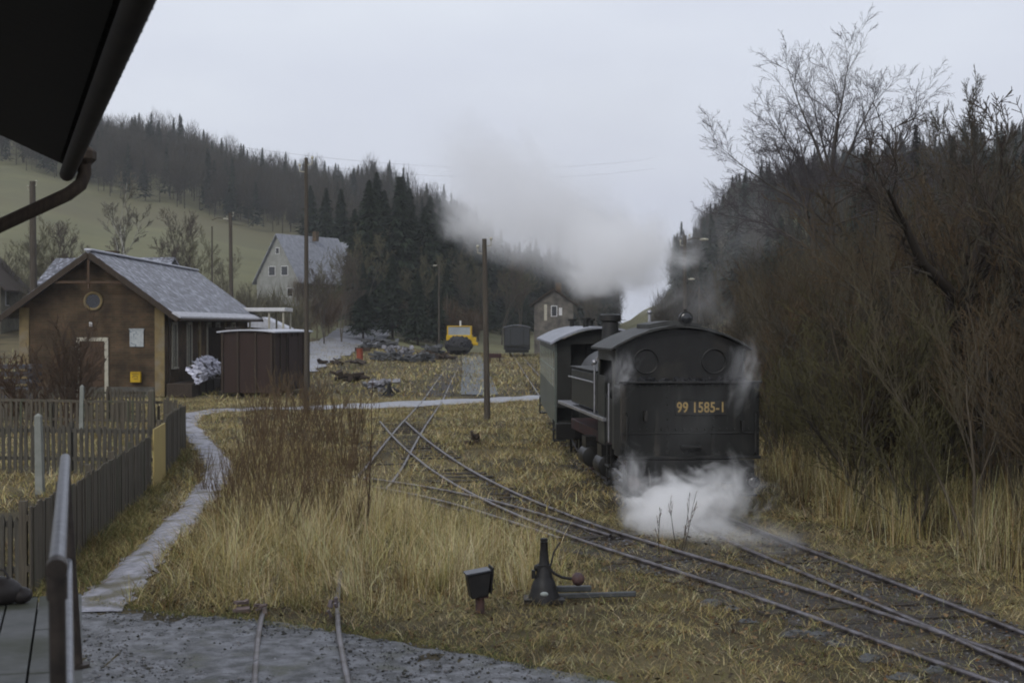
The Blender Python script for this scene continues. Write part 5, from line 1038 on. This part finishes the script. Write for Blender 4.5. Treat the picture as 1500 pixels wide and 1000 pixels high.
for i, (px, Y, s_, lab) in enumerate(LT):
    if i < 3: dob.append(tree_obj('bare_tree', lab, 'tree', protD[i], TX(px, Y), r_.uniform(0, 6), 'bare trees below the hillside', .07, s_))
    else: fork(dob[i % 3], lab, TX(px, Y), r_.uniform(0, 6), s_)

Pb_ = dict(P2_, rmin=.022, ang=[(.4, .8), (.4, .8), (.3, .8), (.3, .8), (0, 0)], tcol=(.15, .14, .11), prob=.7); tree_obj('birch', 'tall pale trunked birch above the shed ridge', 'birch', mk_tree(640, 12.5, .17, Pb_, col=(.38, .37, .33)), TX(183, 128), 0, None, .07)
# conifers
def conifer(seed, hgt, rad, n=2400, leaf=.34, c=((.020, .030, .020), (.034, .046, .026))):
    r = np.random.default_rng(seed); t = np.minimum(r.random(n) ** .85, .995); zc = hgt * (.12 + .88 * t)
    lay = .5 + .5 * np.abs(((t * 13 + r.normal(0, .1, n)) % 1) * 2 - 1)
    rr = rad * (1 - t) ** .92 * lay * r.uniform(.25, 1.05, n) + .02; an = r.uniform(0, 2 * np.pi, n) ; lob = 1 + .25 * np.sin(an * 3 + seed + t * 9); rr *= lob
    cpos = np.stack([rr * np.cos(an), rr * np.sin(an), zc - rr * .28], 1)
    d = np.stack([np.cos(an), np.sin(an), np.full(n, -.35)], 1) + r.normal(0, .3, (n, 3)); d /= np.linalg.norm(d, axis=1)[:, None]
    sd_ = np.cross(d, [0, 0, 1.]) + r.normal(0, .35, (n, 3)); sd_ /= np.linalg.norm(sd_, axis=1)[:, None]
    tf = (.34 + .66 * (1 - t) ** .6)[:, None]; L_ = tf * leaf * r.uniform(.7, 1.6, n)[:, None]; W_ = tf * leaf * .38 * r.uniform(.6, 1.3, n)[:, None]
    V = np.stack([cpos - d * L_ * .5 + sd_ * W_, cpos - d * L_ * .5 - sd_ * W_, cpos + d * L_], 1).reshape(-1, 3)
    a = np.array(c[0]); b = np.array(c[1]); col = a + (b - a) * r.random((n, 1)); return V, np.repeat(col, 3, 0)
def tri_obj(name, V, C, parent=None): return np_mesh(name, V, np.arange(len(V)).reshape(-1, 3), M_leafy, cols=C, parent=parent)
cp_ = []
CF = [(520, 178, 15, 'leftmost dark conifer right of the long pale roof'), (541, 172, 19, 'tall dark conifer second from the left of the group'), (563, 182, 18, 'dark conifer with a broken skyline in the conifer group'), (585, 176, 20, 'tall conifer at the middle of the dark group'), (604, 186, 17, 'conifer behind the brown bank'), (622, 178, 17, 'dark conifer left of the thin street lamp'), (645, 185, 17.5, 'dark conifer behind the thin street lamp'), (665, 195, 13.5, 'conifer at the right shoulder of the group'), (690, 205, 11.5, 'small conifer fading into the smoke'), (552, 200, 21, 'rear conifer rising over the group'), (600, 205, 20, 'rear conifer above the middle of the group'), (630, 208, 20, 'rear conifer right of the middle of the group'), (715, 215, 9.5, 'small conifer behind the leaning pole'), (745, 225, 9, 'low conifer left of the grey wagon in the smoke'), (575, 160, 10, 'low conifer at the front of the brown bank'), (532, 155, 9, 'low conifer above the road bend'), (655, 168, 9.5, 'low conifer above the yellow rail vehicle'), (770, 235, 8, 'low conifer behind the grey wagon'), (500, 215, 17, 'conifer left of the dark group behind the long roof'), (478, 230, 16, 'conifer rising behind the long pale roof'), (455, 245, 15, 'conifer behind the top of the thin pole'), (590, 225, 22, 'far conifer above the centre of the dark group'), (650, 222, 19, 'far conifer at the right of the dark group'), (672, 228, 17, 'far conifer beside the edge of the smoke'), (698, 235, 15, 'far conifer half lost in the smoke'), (728, 245, 14, 'far conifer deep in the smoke'), (612, 158, 9, 'low conifer left of the short thin pole'), (640, 160, 8.5, 'low conifer right of the short thin pole')]
for i in range(3):
    pass
prot_me = []
for i, (px, Y, hh, lab) in enumerate(CF):
    X, YY, z = TX(px, Y)
    if i < 3:
        V, C = conifer(40 + i, 10, 2.1 + .25 * i, n=4200, leaf=.42); t = thing('conifer', lab, 'conifer', (X, YY, z), r_.uniform(0, 6), 'dark conifers behind the yard'); tri_obj('crown', V, C, t)
        MB().tube([(0, 0, -.5), (0, 0, 9.2)], [.16, .03], 8).build('trunk', M_wood, t); cp_.append(t)
    else: t = copy_tree(cp_[i % 3]); t['label'] = lab; t.location = (X, YY, z); t.rotation_euler.z = r_.uniform(0, 6)
    k_ = hh / 10 * .95; t.scale = (k_ * 1.05, k_ * 1.05, k_)

# hillside woods (stuff): many small conifers and bare crowns merged
def bare_crown(seed, hgt, rad, n=420, c=((.034, .031, .025), (.056, .050, .038))):
    r = np.random.default_rng(seed); d = r.normal(0, 1, (n, 3)); d /= np.linalg.norm(d, axis=1)[:, None]; rr = r.random(n)[:, None] ** .5
    cpos = np.array([0, 0, hgt * .62]) + d * rr * np.array([rad, rad, hgt * .38]); dd = d * .5 + np.array([0, 0, .8]) + r.normal(0, .3, (n, 3)); dd /= np.linalg.norm(dd, axis=1)[:, None]
    s = np.cross(dd, r.normal(0, 1, (n, 3))); s /= np.linalg.norm(s, axis=1)[:, None]; L_ = r.uniform(.5, 1.3, n)[:, None]; W_ = .035
    V = np.stack([cpos - dd * L_ + s * W_, cpos - dd * L_ - s * W_, cpos + dd * L_], 1).reshape(-1, 3)
    tv = np.array([[-.12, 0, -1], [.12, 0, -1], [0, 0, hgt * .8], [0, -.12, -1], [0, .12, -1], [0, 0, hgt * .8]]); V = np.concatenate([V, tv])
    a, b = np.array(c[0]), np.array(c[1]); C = np.repeat(a + (b - a) * r.random((n + 2, 1)), 3, 0); return V, C
def wood(name, label, pts, protos_, smin, smax, tint=(.8, 1.25)):
    Vs, Cs = [], []; pts = np.array(pts); z = height(pts[:, 0], pts[:, 1])
    for (x, y), zz in zip(pts, z):
        V, C = protos_[rng.integers(len(protos_))]; s = rng.uniform(smin, smax); a = rng.uniform(0, 6.28); c_, s_ = np.cos(a), np.sin(a)
        Vr = np.stack([(V[:, 0] * c_ - V[:, 1] * s_) * s + x, (V[:, 0] * s_ + V[:, 1] * c_) * s + y, V[:, 2] * s * rng.uniform(.8, 1.2) + zz], 1); Vs.append(Vr); Cs.append(C * rng.uniform(*tint))
    o = tri_obj(name, np.concatenate(Vs).astype(np.float32), np.concatenate(Cs).astype(np.float32)); tag(o, label, None, None, 'stuff'); return o
fc = [conifer(80 + i, 12, 2.3, n=620, leaf=.72, c=((.018, .026, .020), (.034, .044, .030))) for i in range(3)]
fb = [bare_crown(90 + i, 11, 2.8) for i in range(3)]
def scatter(pxlo, pxhi, ylo, yhi, n, keep=None):
    o = []
    while len(o) < n:
        px = rng.uniform(pxlo, pxhi); Y = rng.uniform(ylo(px) if callable(ylo) else ylo, yhi)
        if keep and not keep(px, Y): continue
        o.append(((px - 750) * Y / F, Y))
    return o
lo_l = lambda px: np.interp(px, [-500, 0, 200, 440, 480, 520, 560], [335, 335, 330, 325, 290, 240, 205])
wood('hillside_wood', 'dark conifer wood covering the top of the left hillside', scatter(-420, 660, lo_l, 500, 1350, lambda px, Y: rng.random() < (.5 + .5 * (Y > 400))), fc + fb[:2], .45, 1.15)
wood('hillside_wood', 'grey bare wood on the left hillside below the conifers', scatter(-420, 640, lambda px: lo_l(px) + 2, 470, 750), fb, .8, 1.25)
wood('hillside_wood', 'mixed wood in the middle behind the smoke', scatter(640, 900, lambda px: np.interp(px, [640, 760, 900], [215, 235, 260]), 480, 700), fc + fb, .6, 1.15)
wood('hillside_wood', 'dark wood on the right hill behind the engine', scatter(985, 1900, lambda px: np.interp(px, [985, 1100, 1300, 1900], [170, 110, 95, 70]), 480, 1300, lambda px, Y: rng.random() < (.35 + .65 * (Y > 250))), fc + fb, .6, 1.05)
wood('hillside_wood', 'low bare scrub at the foot of the right hill', scatter(960, 1130, 120, 240, 130), fb, .3, .6)
wood('bank_scrub', 'brown scrub on the bank behind the yard', scatter(430, 700, lambda px: np.interp(px, [430, 520, 640, 700], [128, 175, 160, 165]), 215, 190), [bare_crown(95 + i, 6, 2.2, 300, ((.060, .042, .028), (.100, .070, .042))) for i in range(2)], .35, .8)
wood('bank_scrub', 'grey scrub between the shed and the hill', scatter(-120, 440, 112, 150, 120), [bare_crown(97 + i, 6, 2.0, 300, ((.075, .070, .050), (.115, .105, .065))) for i in range(2)], .4, .9)

# ================================================================== steam and haze
def steam_mat(name, dens, scale, thr, soft, col=(.97, .97, 1.0), edge_=.6, aniso=.1, det=5, dist=.6, stretch=(1, 1, 1)):
    m = bpy.data.materials.new(name); m.use_nodes = True; n = m.node_tree.nodes; l = m.node_tree.links; n.clear()
    o = n.new('ShaderNodeOutputMaterial'); v = n.new('ShaderNodeVolumePrincipled'); l.new(v.outputs[0], o.inputs['Volume'])
    v.inputs['Color'].default_value = (*col, 1); v.inputs['Anisotropy'].default_value = aniso
    tc = n.new('ShaderNodeTexCoord'); ln = n.new('ShaderNodeVectorMath'); ln.operation = 'LENGTH'; l.new(tc.outputs['Object'], ln.inputs[0])
    mp = n.new('ShaderNodeMapping'); mp.inputs['Scale'].default_value = stretch; l.new(tc.outputs['Object'], mp.inputs[0])
    no = n.new('ShaderNodeTexNoise'); no.inputs['Scale'].default_value = scale; no.inputs['Detail'].default_value = det; no.inputs['Roughness'].default_value = .55; no.inputs['Distortion'].default_value = dist; l.new(mp.outputs[0], no.inputs['Vector'])
    # field = noise - thr - edge falloff
    fo = n.new('ShaderNodeMapRange'); fo.inputs['From Min'].default_value = 1 - edge_; fo.inputs['From Max'].default_value = 1; fo.inputs['To Min'].default_value = 0; fo.inputs['To Max'].default_value = .5; l.new(ln.outputs['Value'], fo.inputs['Value'])
    sb = n.new('ShaderNodeMath'); sb.operation = 'SUBTRACT'; l.new(no.outputs['Fac'], sb.inputs[0]); l.new(fo.outputs[0], sb.inputs[1])
    mr = n.new('ShaderNodeMapRange'); mr.interpolation_type = 'SMOOTHSTEP'; mr.inputs['From Min'].default_value = thr; mr.inputs['From Max'].default_value = thr + soft; mr.inputs['To Min'].default_value = 0; mr.inputs['To Max'].default_value = dens; l.new(sb.outputs[0], mr.inputs['Value'])
    l.new(mr.outputs[0], v.inputs['Density']); return m
def steam(label, c, r, m, rot=(0, 0, 0), name='steam'):
    b_ = MB(); b_.ball((0, 0, 0), 1.0, 12); o = b_.build(name, m, loc=c); o.scale = r; o.rotation_euler = rot; tag(o, label, None, None, 'stuff'); return o
W_ = (1, 1, 1)
W_ = (1, 1, 1); LV = (.997, .997, 1.0)
def at(px, py, Y): return (( px - 750) * Y / F, Y, H - (py - 475) * Y / F)
sm2 = steam_mat('steam_wisp', 1.5, 1.9, .34, .28, col=W_, edge_=.8, dist=1.5)
steam('dense white steam at the rear of the engine', at(985, 750, 22.0), (1.25, .95, .95), steam_mat('steam_dense', 5.0, 2.2, .24, .26, col=W_, dist=1.4, edge_=.7))
steam('steam tongue rising at the left rear corner of the engine', at(925, 700, 22.4), (.65, .5, 1.05), steam_mat('steam_tongue', 2.4, 2.3, .33, .25, col=W_, dist=1.2, edge_=.8), (0, -.2, 0))
steam('white steam drifting right below the bunker', at(1060, 720, 21.9), (1.1, .9, 1.05), steam_mat('steam_low', 2.4, 2.2, .28, .26, col=W_, dist=1.4, edge_=.8), (0, .3, 0))
steam('thin steam over the near track', at(1120, 800, 20.3), (2.1, 1.8, .75), steam_mat('steam_ground', .6, 1.8, .28, .35, col=W_, edge_=.8, dist=1), (0, .2, 0))
steam('steam wisp at the cab left side', at(912, 545, 23.0), (.55, .5, .95), sm2, (0, .2, 0))
steam('steam wisp at the cab right side', at(1092, 540, 22.6), (.60, .5, 1.35), sm2, (0, .15, 0))
steam('thin steam veil over the rear of the engine', at(1020, 600, 22.3), (1.4, .6, 1.8), steam_mat('steam_veil', .16, 1.8, .32, .35, col=W_, edge_=.8, dist=1), (0, .3, 0))
steam('steam curl right above the cab roof', at(1060, 455, 23.4), (.8, .7, 1.0), steam_mat('steam_curl', .45, 1.6, .36, .35, col=W_, edge_=.85), (0, .3, 0))
steam('smoke rising behind the cab', at(1025, 430, 30), (1.5, 2, 1.6), steam_mat('smoke_rear', .22, 1.6, .32, .35, col=W_, edge_=.85))
steam('broad thin smoke hanging over the valley gap', at(790, 325, 112), (15, 9, 6.0), steam_mat('smoke_broad', .20, 1.1, .16, .5, col=LV, edge_=.95, det=3), (0, R(38), 0), 'smoke')
steam('main smoke plume drifting up over the woods', at(810, 310, 96), (13.5, 15, 7.0), steam_mat('smoke_plume', .24, 1.3, .20, .46, col=LV, edge_=.85, det=4), (0, R(42), 0), 'smoke')
steam('lower smoke column from the chimney', at(918, 368, 62), (4.4, 10, 3.6), steam_mat('smoke_column', .9, 1.5, .20, .42, col=W_, edge_=.9), (0, R(30), 0), 'smoke')
steam('smoke edge spilling over the dark conifers', at(705, 315, 105), (6.5, 8, 5.0), steam_mat('smoke_edge', .34, 1.7, .30, .36, col=W_, edge_=.85), (0, R(40), 0), 'smoke')
steam('upper smoke spreading across the sky', at(850, 150, 100), (20, 16, 12), steam_mat('smoke_veil', .022, .9, .20, .5, col=LV, edge_=.95, det=2), (0, R(10), 0), 'smoke')
steam('ragged steam spreading over the rails behind the engine', at(1030, 780, 21.2), (1.9, 1.3, .7), steam_mat('steam_spread', 2.0, 2.0, .26, .3, col=W_, edge_=.9, dist=1.2), (0, .1, 0))
steam('smoke veil among the tall bare trees', at(1225, 95, 56), (6.0, 5, 3.0), steam_mat('smoke_trees', .085, 1.6, .32, .35, col=W_, edge_=.85), (0, R(-12), 0), 'smoke')
steam('thin smoke before the right hill', at(1085, 330, 75), (6.0, 8, 5.5), steam_mat('smoke_hill', .040, 1.6, .30, .35, col=W_, edge_=.85), (0, 0, 0), 'smoke')
hm = bpy.data.materials.new('haze'); hm.use_nodes = True; n = hm.node_tree.nodes; n.clear(); o_ = n.new('ShaderNodeOutputMaterial'); v_ = n.new('ShaderNodeVolumePrincipled')
v_.inputs['Density'].default_value = .0003; v_.inputs['Color'].default_value = (.94, .96, 1, 1); v_.inputs['Anisotropy'].default_value = .2; hm.node_tree.links.new(v_.outputs[0], o_.inputs['Volume'])
hb = MB().box((0, 720, 58), (2260, 1640, 126)).build('haze', hm); tag(hb, kind='stuff')
